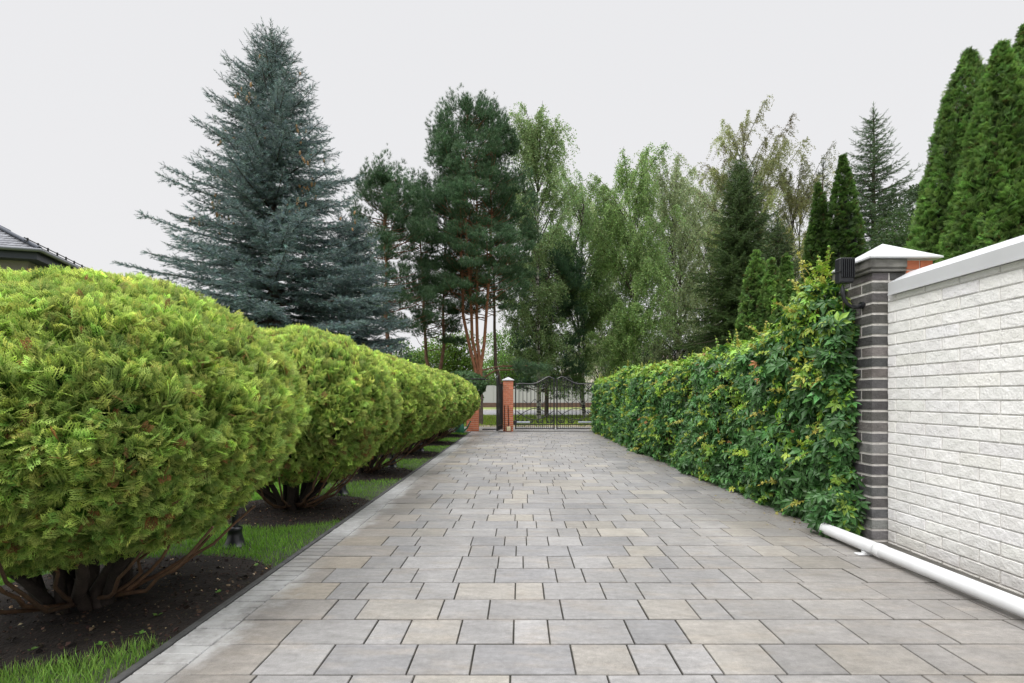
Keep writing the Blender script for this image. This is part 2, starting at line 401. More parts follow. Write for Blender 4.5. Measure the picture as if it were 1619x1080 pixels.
# mulch beds
BALLX=-2.13
BY=[2.72,5.05,7.4,9.8,12.2,14.55]
ns_=N3(14,5);nb=N3(3,6)
def soil_bed(cx,cy,r):
    n=70;P=[];C=[]
    X,Y=np.meshgrid(np.linspace(-1,1,n),np.linspace(-1,1,n));G=np.stack([X.ravel()*r*1.25+cx,Y.ravel()*r*1.25+cy,np.zeros(n*n)],1)
    d=np.hypot(G[:,0]-cx,G[:,1]-cy)/(r*(1+.10*nb(G)))
    G[:,2]=-.012+.035*np.clip(1.08-d,-.2,1)+.020*ns_(G)*np.clip(1.1-d,0,1)+.006*ns_(G*2.7)*np.clip(1.1-d,0,1)-.04*np.clip((d-1)*6,0,1)
    k=G[:,0]>-1.53;G[k,0]=-1.516;G[:,2]=np.where(G[:,0]>-1.62,np.minimum(G[:,2],-.006),G[:,2])
    C=np.array((.015,.010,.0075))*np.exp(.4*ns_(G*2.3))[:,None]
    i=np.arange(n-1)[:,None]*n+np.arange(n-1)[None];F=np.stack([i,i+1,i+n+1,i+n],-1).reshape(-1,4)
    ok=(G[F,0].max(1)-G[F,0].min(1)>1e-6);F=F[ok]
    # bark crumbs
    m=int(5200*r*r);a=rng.random(m)*2*pi;q=np.sqrt(rng.random(m))*r
    pos=np.stack([cx+q*np.cos(a),cy+q*np.sin(a),np.full(m,0.0)],1);pos=pos[pos[:,0]<-1.53]
    dd=np.hypot(pos[:,0]-cx,pos[:,1]-cy)/r;pos[:,2]=-.008+.035*np.clip(1.08-dd,0,1)+.01*rng.random(len(pos))+.012*ns_(pos)
    T=([(-.5,-.3,0),(.5,-.4,.05),(.4,.4,0),(-.4,.3,.1),(0,0,.45)],[(0,1,4),(1,2,4),(2,3,4),(3,0,4)],[0]*5)
    m=len(pos);cc=vary((.032,.02,.013),m,.6,.12);w=rng.random(m)<.06;cc[w]=vary((.24,.18,.11),w.sum(),.4)
    ch=scatter(T,pos,frames(rnd(m),rnd(m)*.5+[0,0,1]),rng.uniform(.004,.013,m)*np.exp(.35*rng.normal(size=m)),cc)
    return [(G,F,C,0),ch]
BEDY=[2.80]+BY[1:]
for i,yy in enumerate(BEDY):
    obj('mulch_bed',soil_bed(BALLX,yy,(.80 if i==0 else .74)),M_soil,kind='structure',smooth=True)

# grass blades
def blades(pos,h,w,cb,ct):
    m=len(pos);T=([(-.5,0,0),(.5,0,0),(.32,.55,.06),(-.32,.55,.06),(0,1,.3),(0,1,.3)],[(0,1,2,3),(3,2,4,5)],[0,0,.5,.5,1,1])
    d=rnd(m)*.42+[0,0,1];nr=rnd(m)*[1,1,.1]
    return scatter(T,pos,frames(d,nr),np.stack([w,h,h],1),cb,ct)
def in_bed(P,k=1.0):
    b=np.zeros(len(P),bool)
    for i,yy in enumerate(BEDY):
        r=(.80 if i==0 else .74)*(1+.10*nb(P))*.985*k
        b|=np.hypot(P[:,0]-BALLX,P[:,1]-yy)<r
    return b
gp=[]
for (x0,x1,y0,y1,den,h) in ((-3.2,-1.515,1.6,6.2,7500,.045),(-3.2,-1.515,6.2,15.8,2600,.05),(-7,-3.2,2,7,2600,.05),(-10,-3.2,7,16,700,.06)):
    m=int((x1-x0)*(y1-y0)*den);P=np.stack([rng.uniform(x0,x1,m),rng.uniform(y0,y1,m),np.zeros(m)],1)
    P=P[~in_bed(P)];P[:,2]=lawnz(P);m=len(P)
    patch=(1+.25*nl(P*1.7))[:,None]
    wd=.0032 if y1<7 and x0>-4 else .006
    gp.append(blades(P,rng.uniform(.5,1.25,m)*h,rng.uniform(.8,1.3,m)*wd,vary((.09,.22,.025),m)*patch,vary((.25,.50,.05),m)*patch))
obj('grass',gp,M_grass,kind='stuff',label='short bright green lawn between the mulch beds along the drive',category='grass')
# tall near tuft at the bottom left and rough verge grass beyond the gate
m=5200;P=np.stack([rng.uniform(-2.7,-1.53,m),rng.uniform(1.75,2.3,m),np.full(m,-.02)],1);P=P[~in_bed(P,.97)];m=len(P)
vg=[]
mm=52000;Q=np.stack([rng.uniform(-14,12,mm),19.8+rng.random(mm)**1.5*13,np.full(mm,-.08)],1)
Q=Q[~((Q[:,1]<21.2)&(Q[:,0]>-1.5)&(rng.random(mm)<.85))];k=len(Q);yl=(nb(Q*.25)>-.1)[:,None]
cv=np.where(yl,vary((.26,.36,.05),k),vary((.16,.25,.04),k))
obj('long_grass',[blades(P,rng.uniform(.03,.085,m),rng.uniform(.003,.005,m),vary((.09,.20,.03),m),vary((.26,.44,.08),m))],M_grass,kind='stuff',label='longer unmown grass at the near edge of the mulch',category='grass')
obj('verge_grass',[blades(Q,rng.uniform(.05,.16,k),rng.uniform(.012,.03,k),cv*.7,cv*1.2)],M_grass,kind='stuff',label='yellowish verge grass beyond the iron gate',category='grass')
# weeds on the mulch
T=([(0,0,0),(.35,.5,.12),(0,1,0),(-.35,.5,.12)],[(0,1,2,3)],[0,.5,1,.5])
wp=[]
for (wx,wy) in ((-1.66,2.35),(-1.75,2.25),(-1.6,2.85),(-1.62,3.3),(-1.72,2.55),(-1.6,5.2),(-2.0,2.2)):
    n=7;a=rng.random(n)*6.28;d=np.stack([np.cos(a),np.sin(a),np.full(n,.5)],1)
    wp.append(scatter(T,np.tile((wx,wy,.012),(n,1)),frames(d,np.tile((0,0,1.),(n,1))),rng.uniform(.015,.03,n),vary((.13,.27,.05),n)))
obj('seedling_weeds',wp,M_grass,kind='stuff',label='tiny pale green weeds sprouting in the near mulch',category='weeds')

# ------------------------------------------------------------------ foliage templates
def blade(o,ang,l,w,z=0.0,c=.0):
    """kite blade from o at angle (0 = +y), returns 4 verts"""
    dx,dy=sin(ang),cos(ang);nx,ny=cos(ang),-sin(ang)
    return [(o[0],o[1],z),(o[0]+dx*l*.45+nx*w,o[1]+dy*l*.45+ny*w,z+c),(o[0]+dx*l,o[1]+dy*l,z-c),(o[0]+dx*l*.45-nx*w,o[1]+dy*l*.45-ny*w,z+c)]
def spray(fine=True):
    V=[];t=[];F=[]
    def add(q,a,b_):
        n=len(V);V.extend(q);t.extend([a,(a+b_)/2,b_,(a+b_)/2]);F.append((n,n+1,n+2,n+3))
    add(blade((0,0),0,1,.035,0,.02),0,1.0)
    for i,y in enumerate((.12,.3,.48,.64,.8)):
        l=.50*(1-.55*abs(y-.35))*(1 if y<.7 else .62)
        for s in (-1,1):
            a=s*R(50-14*y);o=(0,y+.02*s);zz=-.10*(y-.4)**2
            add(blade(o,a,l,.030 if fine else .062,zz,.02),y*.5,.55+.45*y)
            if fine and y<.75:
                for f in (.35,.65):
                    oo=(o[0]+sin(a)*l*f,o[1]+cos(a)*l*f)
                    add(blade(oo,a-s*R(38),l*.45,.026,zz,.015),y*.5+.2,.65+.35*y)
                    if f<.5: add(blade(oo,a+s*R(36),l*.36,.024,zz,.015),y*.5+.2,.6+.35*y)
    V=np.array(V);V[:,2]+=-.22*V[:,1]**2-.25*V[:,0]**2
    return (V,F,np.array(t)**1.5)
SPR_F=spray(True);SPR_C=spray(False)
def shoot(n=15,ang=52,L=.30,w=.028,seed=1):
    """bottle-brush shoot along +y made of needle triangles"""
    r=np.random.default_rng(seed);V=[];F=[];t=[]
    for i in range(n):
        y=.02+.86*i/n;a=i*2.4+r.random()*.5;l=L*(1-.25*y)*r.uniform(.8,1.2)
        d=np.array([cos(a)*sin(R(ang)),cos(R(ang)),sin(a)*sin(R(ang))])
        if i==n-1: d=np.array([0,1,0.]);
        sdv=np.array([-sin(a),0,cos(a)])*w
        o=np.array([0,y,0]);k=len(V);V+=[o-sdv,o+sdv,o+d*l];F.append((k,k+1,k+2));t+=[.2*y,.2*y,.6+.4*y]
    return (np.array(V),F,t)
SHOOT=shoot(15,50,.34,.035)
def tuft(n=20,seed=2,w=.035):
    r=np.random.default_rng(seed);V=[];F=[];t=[]
    for i in range(n):
        d=r.normal(size=3);d[1]=abs(d[1])*.9+.15;d/=np.linalg.norm(d);l=r.uniform(.75,1.1)
        s=np.cross(d,r.normal(size=3));s/=np.linalg.norm(s);o=np.array([0,r.uniform(-.5,.1),0]);k=len(V)
        V+=[o-s*w,o+s*w,o+d*l];F.append((k,k+1,k+2));t+=[0,0,1]
    return (np.array(V),F,t)
TUFT=tuft()
LEAF=([(0,0,0),(.36,.42,.07),(0,1,-.05),(-.36,.42,.07)],[(0,1,2,3)],[.2,.5,1,.5])

# ------------------------------------------------------------------ clipped thuja balls
def ball_foliage(a,b,c,m,T,size,seed):
    """ellipsoid of sprays round the origin, radii a,b,c"""
    nz=N3(3.2,seed);nz2=N3(9,seed+1);nz3=N3(24,seed+7,2);nc=N3(6.5,seed+2)
    parts=[]
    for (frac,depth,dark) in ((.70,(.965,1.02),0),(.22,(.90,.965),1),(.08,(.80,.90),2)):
        k=int(m*frac);n=rnd(k)
        n[:,2]=np.where(n[:,2]<-.9,-n[:,2],n[:,2])
        rr=rng.uniform(*depth,k)*(1+.035*nz(n)+.03*nz2(n)+.035*nz3(n))
        sq=1/np.power(np.abs(n[:,0])**2.1+np.abs(n[:,1])**2.1+np.abs(n[:,2])**2.1,1/2.1)
        p=n*(rr*sq)[:,None]*[a,b,c];lo_=np.clip(-n[:,2],0,1)[:,None]**1.5;p[:,:2]*=1-.17*lo_
        nn=unit(n/[a,b,c])
        d=unit(nn*.65+rnd(k)*.55+[0,0,.30]);nr=unit(rnd(k)+nn*.6)
        s=rng.uniform(.7,1.25,k)*size
        cl=nc(n*1.3)[:,None]
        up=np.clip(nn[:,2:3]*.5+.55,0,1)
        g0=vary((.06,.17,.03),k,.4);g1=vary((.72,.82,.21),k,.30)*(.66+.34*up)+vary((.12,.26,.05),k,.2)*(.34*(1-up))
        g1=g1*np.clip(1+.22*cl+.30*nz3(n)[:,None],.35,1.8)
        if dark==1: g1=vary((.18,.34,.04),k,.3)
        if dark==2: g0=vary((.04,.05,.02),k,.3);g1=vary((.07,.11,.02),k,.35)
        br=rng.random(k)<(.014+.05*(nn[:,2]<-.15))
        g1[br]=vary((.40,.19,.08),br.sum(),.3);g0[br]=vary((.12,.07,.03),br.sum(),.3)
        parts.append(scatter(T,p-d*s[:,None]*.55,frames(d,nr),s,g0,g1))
    # inner twig mass
    th=np.linspace(-.97,1,22);ph=np.linspace(0,2*pi,36,endpoint=False);V=[]
    for q in th:
        z=sin(q*pi/2);r=cos(q*pi/2)
        for f in ph: V.append((r*cos(f),r*sin(f),z))
    V=np.array(V);V[:,:2]*=1-.17*np.clip(-V[:,2:],0,1)**1.5;V*=(.80+.05*nz(V*2))[:,None];V*=[a,b,c]
    i=np.arange(21)[:,None]*36;j=np.arange(36)[None];k2=(j+1)%36
    F=np.stack([i+j,i+k2,i+36+k2,i+36+j],-1).reshape(-1,4)
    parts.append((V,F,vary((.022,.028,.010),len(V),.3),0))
    return parts
near=mesh('foliage',ball_foliage(1.0,1.0,.70,42000,SPR_F,.070,11),M_leaf)
mid=mesh('foliage',ball_foliage(1.0,.93,.70,26000,SPR_F,.082,31),M_leaf)
far=mesh('foliage',ball_foliage(1.0,.92,.70,15000,SPR_C,.095,51),M_leaf)
def stems_for(seed):
    r=np.random.default_rng(seed);P=[]
    for i in range(13):
        a=i*2*pi/13+r.random()*.5;L=r.uniform(.15,.75);x0=.11*cos(a)*r.uniform(.5,1.3);y0=.11*sin(a)*r.uniform(.5,1.3);pts=[];n=7
        for q in range(n):
            t=q/(n-1);pts.append((x0+cos(a)*L*(t**1.3)+.02*r.normal(),y0+sin(a)*L*(t**1.3)+.02*r.normal(),-.03+.75*t-.1*t*t))
        P+=tube(pts,np.linspace(.034,.015,n)*r.uniform(.6,1.2),7,C=np.array((.035,.025,.02))*r.uniform(.7,1.3))
    for i in range(10):                       # low drooping brown twigs
        a=r.uniform(-1.9,.5);L=r.uniform(.4,.75);pts=[]
        for q in range(8):
            t=q/7;pts.append((cos(a)*(.08+L*t)+.012*r.normal(),sin(a)*(.08+L*t)+.012*r.normal(),.04+.10*t+.30*t**2.2+.01*r.normal()))
        P+=tube(pts,np.linspace(.013,.006,8),5,C=np.array((.12,.065,.035))*r.uniform(.6,1.3))
    P+=tube([(0,0,-.06),(0,0,.1),(.02,0,.35),(0,.02,.6)],[.06,.05,.045,.035],10,C=(.035,.026,.02))
    return P
ball_lab=['nearest clipped golden green thuja ball, cut off by the left edge of the picture',
 'second thuja ball from the front, its dark stems rising beside a black lamp base',
 'third clipped thuja ball along the drive, behind the second one',
 'fourth thuja ball along the drive, half hidden by the third',
 'fifth thuja ball along the drive, the last but one before the gate',
 'farthest and smallest looking thuja ball, in front of the low brick pillar by the gate']
for i,yy in enumerate(BY):
    t=empty('clipped_thuja',(BALLX-(.06 if i==0 else 0),yy,0),label=ball_lab[i],cat='shrub',group='clipped thuja balls in a row along the drive')
    o=obj('foliage',near if i==0 else (mid if i<3 else far),None,t);o.location=(0,0,.935 if i==0 else .94)
    o.rotation_euler=(0,0,[0,pi,0,pi,0,pi][i])
    sxy=[.965,.945,.97,.96,1.02,1.03][i];o.scale=(sxy,1.0,[.985,1.01,.99,.99,1,1][i])
    obj('trunk',stems_for(60+i),M_stem,t,smooth=True)

# garden lamp bases between the balls
def lamp(x,y,lab):
    t=empty('garden_lamp',(x,y,-.02),label=lab,cat='garden lamp',group='black garden lamps between the thuja balls')
    obj('base',[lathe([(0,0),(.088,0),(.09,.012),(.078,.022),(.066,.035),(.055,.06),(.048,.095),(.046,.12),(.05,.125),(.05,.14),(.036,.15),(.0,.151)],24)],M_black,t,smooth=True)
    obj('post',[lathe([(.022,.15),(.022,.52),(.03,.525),(.03,.54),(0,.541)],14)],M_black,t,smooth=True)
    obj('lantern',[lathe([(.03,.541),(.05,.56),(.065,.70),(.08,.705),(.05,.75),(.012,.78),(0,.80)],8)],M_black,t)
for (x,y,l) in ((-2.03,3.83,'black bell shaped garden lamp base under the nearest thuja ball'),(-1.95,5.88,'black garden lamp base on the grass under the second thuja ball'),
                (-1.93,8.15,'black garden lamp base under the third thuja ball'),(-1.95,10.6,'tiny black garden lamp base under the fourth thuja ball')): lamp(x,y,l)

# ------------------------------------------------------------------ right wall: pillar, white brick wall, pipe
CH=.0788
def bface(o,u,v,nr,w,h,nu,nv,amp,col,parts,ch=.004,seed=None,thick=.012):
    """one brick face: a rough grid standing proud of the mortar by thick"""
    o=np.array(o,float);u=np.array(u,float);v=np.array(v,float);nr=np.array(nr,float)
    a=np.concatenate([[0,ch/w],np.linspace(ch/w,1-ch/w,nu)[1:-1],[1-ch/w,1]]);b_=np.concatenate([[0,ch/h],np.linspace(ch/h,1-ch/h,nv)[1:-1],[1-ch/h,1]])
    A,B=np.meshgrid(a,b_);A=A.ravel();B=B.ravel();na=len(a);nb_=len(b_)
    d=np.full(len(A),thick)
    P=o+A[:,None]*w*u+B[:,None]*h*v
    f=BN(P*1.0+o*3)*.6+BN2(P+o*5)*.6
    d=d+amp*f
    edge=(A<1e-6)|(A>1-1e-6)|(B<1e-6)|(B>1-1e-6);d=np.where(edge,0-.002,d)
    P=P+d[:,None]*nr
    i=np.arange(nb_-1)[:,None]*na+np.arange(na-1)[None];F=np.stack([i,i+1,i+na+1,i+na],-1).reshape(-1,4)
    parts.append((P,F,col,1))
BN=N3(34,21,3);BN2=N3(90,22,3)
wall=empty('white_brick_wall',(2.676,3.9,0),label='white painted brick garden wall with a metal coping along the right of the drive',cat='wall')
def loc(parts,o):
    r=[]
    for p in parts: r.append((np.asarray(p[0],float)-np.array(o),)+tuple(p[1:]))
    return r
WX=2.676;wp=[box(WX+.005,WX+.24,-1.6,3.915,-.1,1.79)]
for k in range(-1,23):
    z0=.010+k*CH;z1=min(z0+CH-.0065,1.785)
    if z1-z0<.02: continue
    start=3.688 if k%2 else 3.838-.011
    js=[3.913]+[start-.277*i for i in range(20)]
    for a,b_ in zip(js[:-1],js[1:]):
        y1,y0=a-.004,b_+.004
        if y1-y0<.02: continue
        nearb=y1>2.3
        c=np.array((.76,.755,.745))*np.exp(rng.normal(0,.03))*np.array([1,1+rng.normal(0,.004),1+rng.normal(0,.012)])
        # stand the mortar at WX+.010 and brick faces at about WX
        bface((WX+.005,y1,z0),(0,-1,0),(0,0,1),(-1,0,0),y1-y0,z1-z0,44 if nearb else 6,15 if nearb else 3,.0030,tuple(c),wp,thick=.007)
obj('brickwork',loc(wp,(2.676,3.9,0)),[M_mortarw,M_white],wall)
# gabled sheet coping
cx0,cx1,cr,zb,zt,zr=2.643,2.96,2.80,1.784,1.868,1.952
prof=[(cx0,zb),(cx0,zt),(cr,zr),(cx1,zt),(cx1,zb)]
cp=[]
yy=3.86
first=True
while yy>-1.6:
    yn=yy-1.37
    V=[(x,yy,z) for x,z in prof]+[(x,yn+.003,z) for x,z in prof]
    F=[(i,(i+1)%5,5+(i+1)%5,5+i) for i in range(5)]
    cp.append((V,F,None,0));cp.append((V,[(0,4,1),(1,4,3),(1,3,2),(5,6,9),(6,8,9),(6,7,8)],None,0))
    # lapped seam
    if not first:
        V=[(x+(-.0025 if x<cr else .0025 if x>cr else 0),y_,z+(.0025 if z>zb else 0)) for y_ in (yy+.012,yy-.012) for x,z in prof]
        cp.append((V,F,None,0))
    first=False;yy=yn
cp+=bxs(cx0-.004,cx0+.001,-1.6,3.86,zb-.006,zb+.004)
obj('coping',loc(cp,(2.676,3.9,0)),M_coping,wall)
# dark pillar
pil=empty('dark_brick_pillar',(2.78,4.13,0),label='dark clinker brick pillar with pale mortar under a white pyramid cap, at the end of the white wall',cat='pillar')
PX0,PX1,PY0,PY1,PZ=2.565,2.985,3.915,4.33,1.955
pp=[box(PX0+.005,PX1-.008,PY0+.005,PY1,-.1,PZ)]
for k in range(-1,25):
    z0=.012+k*CH;z1=min(z0+CH-.0155,PZ)
    if z1-z0<.02: break
    def dc(): return tuple(np.array((.105,.100,.099))*np.exp(rng.normal(0,.28))*np.array([1+rng.normal(0,.04),1,1+rng.normal(0,.04)]))
    # drive face (normal -x) runs in +y; front face (normal -y) runs in +x
    cs=dc()
    js=[PY0,PY0+.125,PY1] if k%2 else [PY0,PY0+.26,PY1]
    for q,(a,b_) in enumerate(zip(js[:-1],js[1:])):
        bface((PX0+.008,b_-(.006 if b_<PY1 else 0),z0),(0,-1,0),(0,0,1),(-1,0,0),b_-a-(.006 if b_<PY1 else 0)-(.006 if q else 0),z1-z0,10,5,.0015,cs if q==0 else dc(),pp,ch=.002,thick=.008)
    js=[PX0,PX0+.26,PX1] if k%2 else [PX0,PX0+.125,PX0+.38,PX1]
    for q,(a,b_) in enumerate(zip(js[:-1],js[1:])):
        bface((a+(.006 if q else 0),PY0+.008,z0),(1,0,0),(0,0,1),(0,-1,0),b_-a-(.006 if q else 0)-(.006 if b_<PX1 else 0),z1-z0,10,5,.0015,cs if q==0 else dc(),pp,ch=.002,thick=.008)
obj('shaft',loc(pp,(2.78,4.13,0)),[M_mortard,M_dark],pil)
cc=bxs(PX0-.022,2.80,PY0-.022,PY1+.03,1.962,1.985,b=.004)+bxs(PX0-.035,2.80,PY0-.035,PY1+.03,1.987,2.05,b=.006)
obj('cornice',loc(cc,(2.78,4.13,0)),M_conc,pil)
oc=[box(2.803,2.995,PY0-.008,PY1+.02,1.90,2.05)]
for k in range(2):
    for a,b_ in ((2.803,2.90),(2.906,2.997)) if k else ((2.803,2.86),(2.866,2.997)):
        bface((a,PY0-.008,1.905+k*.072),(1,0,0),(0,0,1),(0,-1,0),b_-a,.066,5,3,.001,tuple(np.array((.50,.15,.075))*rng.uniform(.85,1.1)),oc,thick=.006,ch=.002)
obj('orange_course',loc(oc,(2.78,4.13,0)),[M_mortard,M_orange],pil)
def pyramid(cx,cy,z,hx,hy,rise,edge=.012):
    V=[(cx-hx,cy-hy,z),(cx+hx,cy-hy,z),(cx+hx,cy+hy,z),(cx-hx,cy+hy,z)]+[(cx-hx,cy-hy,z+edge),(cx+hx,cy-hy,z+edge),(cx+hx,cy+hy,z+edge),(cx-hx,cy+hy,z+edge)]+[(cx,cy,z+edge+rise)]
    return [(V,[(0,1,5,4),(1,2,6,5),(2,3,7,6),(3,0,4,7),(3,2,1,0)],None,0),(V,[(4,5,8),(5,6,8),(6,7,8),(7,4,8)],None,0)]
obj('cap',loc(pyramid(2.775,4.115,2.052,.262,.262,.16),(2.78,4.13,0)),M_coping,pil)
# floodlight on curved bracket
fl=empty('floodlight',(2.56,4.02,1.737),label='black ribbed floodlight on a curved bracket, fixed to the dark brick pillar',cat='lamp')
fb=bxs(-.185,-.075,-.03,.04,.165,.35,b=.008)
for q in range(7): fb+=bxs(-.178+q*.0152,-.172+q*.0152,-.045,-.028,.20,.345,b=.001)
fb+=bxs(-.19,-.07,-.036,.046,.243,.253,b=.002)
obj('housing',fb,M_black,fl)
pts=[(-.005,0,0),(-.04,0,-.015),(-.08,0,-.012),(-.115,0,.012),(-.14,0,.055),(-.148,0,.11),(-.148,0,.17)]
obj('bracket',tube(pts,[.014,.014,.014,.014,.015,.016,.016],10)+tube([(.012,0,0),(-.014,0,0)],[.026,.026],12)+tube([(-.03,0,-.03),(-.03,0,.0)],[.008,.008],8),M_black,fl,smooth=True)
# pvc pipe on small brackets
pipe=empty('drain_pipe',(2.35,3.8,.07),label='white plastic drain pipe lying along the foot of the white wall',cat='pipe')
pa=np.array((2.295,4.08,.062));pb=np.array((2.50,-1.2,.062));pd=(pb-pa)/np.linalg.norm(pb-pa)
obj('pipe_run',loc(tube([pa+pd*t for t in np.linspace(0,5.4,12)],[.042]*12,28),(2.35,3.8,.07)),M_pvc,pipe,smooth=True)
for t in (.62,1.64,3.64):
    q=pa+pd*t;obj('collar',loc(tube([q-pd*.028,q-pd*.026,q+pd*.026,q+pd*.028],[.0425,.0455,.0455,.0425],28),(2.35,3.8,.07)),M_pvc,pipe,smooth=True)
q=pa+pd*.5
obj('support',loc(bxs(q[0]-.03,q[0]+.02,q[1]-.02,q[1]+.02,0.001,.024,b=.002)+bxs(q[0]-.075,q[0]-.03,q[1]-.025,q[1]+.025,0.001,.010,b=.002),(2.35,3.8,.07)),M_pvc,pipe)

# ------------------------------------------------------------------ creeper hedge
def creeper_leaf():
    V=[];F=[];t=[]
    for a,l in ((-105,.58),(-50,.86),(0,1),(50,.86),(105,.58)):
        a=R(a);k=len(V);w=.20*l
        for (yy,xx,zz) in ((.06,0,0),(.36,w*.8,.045),(.62,w,.03),(1,0,-.16),(.62,-w,.03),(.36,-w*.8,.045),(.5,0,-.03)):
            x=xx;y=yy*l;V.append((x*cos(a)+y*sin(a),-x*sin(a)+y*cos(a),zz*l-.10*(yy*l)**2));t.append(.4 if xx else 0.75)
        F+=[(k,k+1,k+2,k+6),(k+6,k+2,k+3,k+3),(k,k+6,k+4,k+5),(k+6,k+3,k+4,k+4)]
    F=[f if f[2]!=f[3] else f for f in F]
    # turn the tip triangles into quads through the rib
    Q=[]
    for i in range(5):
        k=i*7;Q+=[(k,k+1,k+2,k+6),(k+6,k+2,k+3,k+4),(k,k+6,k+4,k+5)]
    return (np.array(V),Q,t)
CL=creeper_leaf()
HY0,HY1=4.10,16.35
nh=N3(1.6,71);nh2=N3(4.5,72);nh3=N3(11,73)
def htop(y): return np.interp(y,[3.9,4.05,4.4,4.75,5.2,6,7.5,10,16.4],[1.55,1.68,2.10,2.02,1.76,1.66,1.61,1.58,1.56])
def hface(y): return np.interp(y,[3.9,4.3,5,10,16.4],[2.50,2.38,2.345,2.24,2.19])
def hedge_pts(m,depth):
    y=HY0+(HY1-HY0)*rng.random(m)**1.25
    H=htop(y)*(1+.03*nh(np.stack([y,y*0,y*0],1)));xf=hface(y)
    s=rng.random(m)*(H+.55)                       # run up the face then across the top
    P=np.zeros((m,3));Nn=np.zeros((m,3))
    r=.28;fz=H-r
    on=s<fz;arc=(~on)&(s<fz+r*pi/2);top=~on&~arc
    P[on]=np.stack([xf,y,s],1)[on];Nn[on]=(-1,0,0)
    a=(s-fz)/r;P[arc]=np.stack([xf+r-r*np.cos(a),y,fz+r*np.sin(a)],1)[arc];Nn[arc]=np.stack([-np.cos(a),0*a,np.sin(a)],1)[arc]
    P[top]=np.stack([xf+r+(s-fz-r*pi/2),y,H],1)[top];Nn[top]=(0,0,1)
    bul=.09*nh2(P)+.06*nh3(P)+.06*nh(P)
    P[:,0]=np.where(on,P[:,0]+.07*np.clip(1-s/.35,0,1),P[:,0])
    P=P+Nn*(bul-depth)[:,None]
    P[:,2]=np.maximum(P[:,2],.02)
    return P,Nn,y
vp=[]
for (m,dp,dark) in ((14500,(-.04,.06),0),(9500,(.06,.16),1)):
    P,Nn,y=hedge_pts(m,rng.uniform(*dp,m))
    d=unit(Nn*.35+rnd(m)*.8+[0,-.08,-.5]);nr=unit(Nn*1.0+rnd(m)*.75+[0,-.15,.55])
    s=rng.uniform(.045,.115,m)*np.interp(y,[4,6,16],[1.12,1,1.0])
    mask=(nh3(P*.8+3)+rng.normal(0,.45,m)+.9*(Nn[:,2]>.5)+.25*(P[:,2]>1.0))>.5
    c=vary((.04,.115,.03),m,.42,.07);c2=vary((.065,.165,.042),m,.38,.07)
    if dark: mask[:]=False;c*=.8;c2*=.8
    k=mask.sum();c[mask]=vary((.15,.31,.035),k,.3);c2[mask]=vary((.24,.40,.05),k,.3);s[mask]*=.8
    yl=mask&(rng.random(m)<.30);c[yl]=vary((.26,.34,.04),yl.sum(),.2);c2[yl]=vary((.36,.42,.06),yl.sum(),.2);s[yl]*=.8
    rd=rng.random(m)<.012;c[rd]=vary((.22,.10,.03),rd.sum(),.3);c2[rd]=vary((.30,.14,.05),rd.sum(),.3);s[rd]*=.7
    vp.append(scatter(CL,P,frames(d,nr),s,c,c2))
# end of the hedge against the pillar and its near end
m=620;P=np.stack([rng.uniform(2.34,2.50,m),rng.uniform(4.04,4.24,m),rng.uniform(.03,1.66,m)],1)
P[:,1]+=.12*nh2(P)+.06*nh3(P);P[:,1]=np.maximum(P[:,1],3.93);P[:,0]+=.06*nh(P*2);m=len(P)
c=vary((.04,.11,.03),m,.4);c2=vary((.06,.155,.04),m,.4);k_=rng.random(m)<.22;c[k_]=vary((.15,.28,.035),k_.sum(),.3);c2[k_]=vary((.22,.36,.05),k_.sum(),.3)
vp.append(scatter(CL,P,frames(rnd(m)*.9+[-.1,-.25,-.5],rnd(m)*.7+[-.6,-.7,.5]),rng.uniform(.04,.11,m),c,c2))
m=90;P=np.stack([rng.uniform(2.24,2.40,m),rng.uniform(4.0,4.2,m),rng.uniform(.04,.32,m)],1)
vp.append(scatter(CL,P,frames(rnd(m)*.8+[-.1,-.4,-.5],rnd(m)*.5+[-.3,-.6,.6]),rng.uniform(.06,.10,m),vary((.04,.11,.03),m,.35),vary((.06,.15,.04),m,.35)))
# young shoots standing out of the surface
sh=[];stemp=[]
for i in range(230):
    P,Nn,y=hedge_pts(1,np.zeros(1))
    p=P[0];n=Nn[0]
    if p[2]<.35 and rng.random()<.6: continue
    if i<20: p=np.array((rng.uniform(2.35,2.6),rng.uniform(4.15,5.2),0.));p[2]=htop(p[1])-.03;n=np.array((-.2,0,1.))
    L=rng.uniform(.08,.26);d=unit(n*.8+rnd(1)[0]*.6+np.array([0,0,.35]));pts=[]
    for q in range(7):
        t=q/6;pts.append(p+d*L*t+np.array([0,0,-.10*t*t*(1-n[2])*L*4]))
    pts=np.array(pts);stemp+=tube(pts,np.linspace(.003,.0015,7),4,C=(.25,.20,.05),cap=False)
    k=8;tt=np.linspace(.25,1,k);pos=np.array([pts[min(6,int(t*6))] for t in tt])
    dd=rnd(k)*.8+d;colr=[(.28,.38,.04),(.20,.36,.04),(.34,.34,.06)][rng.integers(3)]
    vp.append(scatter(CL,pos,frames(dd,rnd(k)*.5+n+[0,0,.3]),rng.uniform(.04,.06,k)*np.linspace(1,.45,k),vary(colr,k,.15),vary(np.array(colr)*1.2,k,.15)))
vine=empty('creeper_hedge',(2.6,10,0),label='long virginia creeper hedge with dark and yellow green leaves, right of the drive',cat='hedge')
obj('leaves',loc(vp,(2.6,10,0)),M_vine,vine)
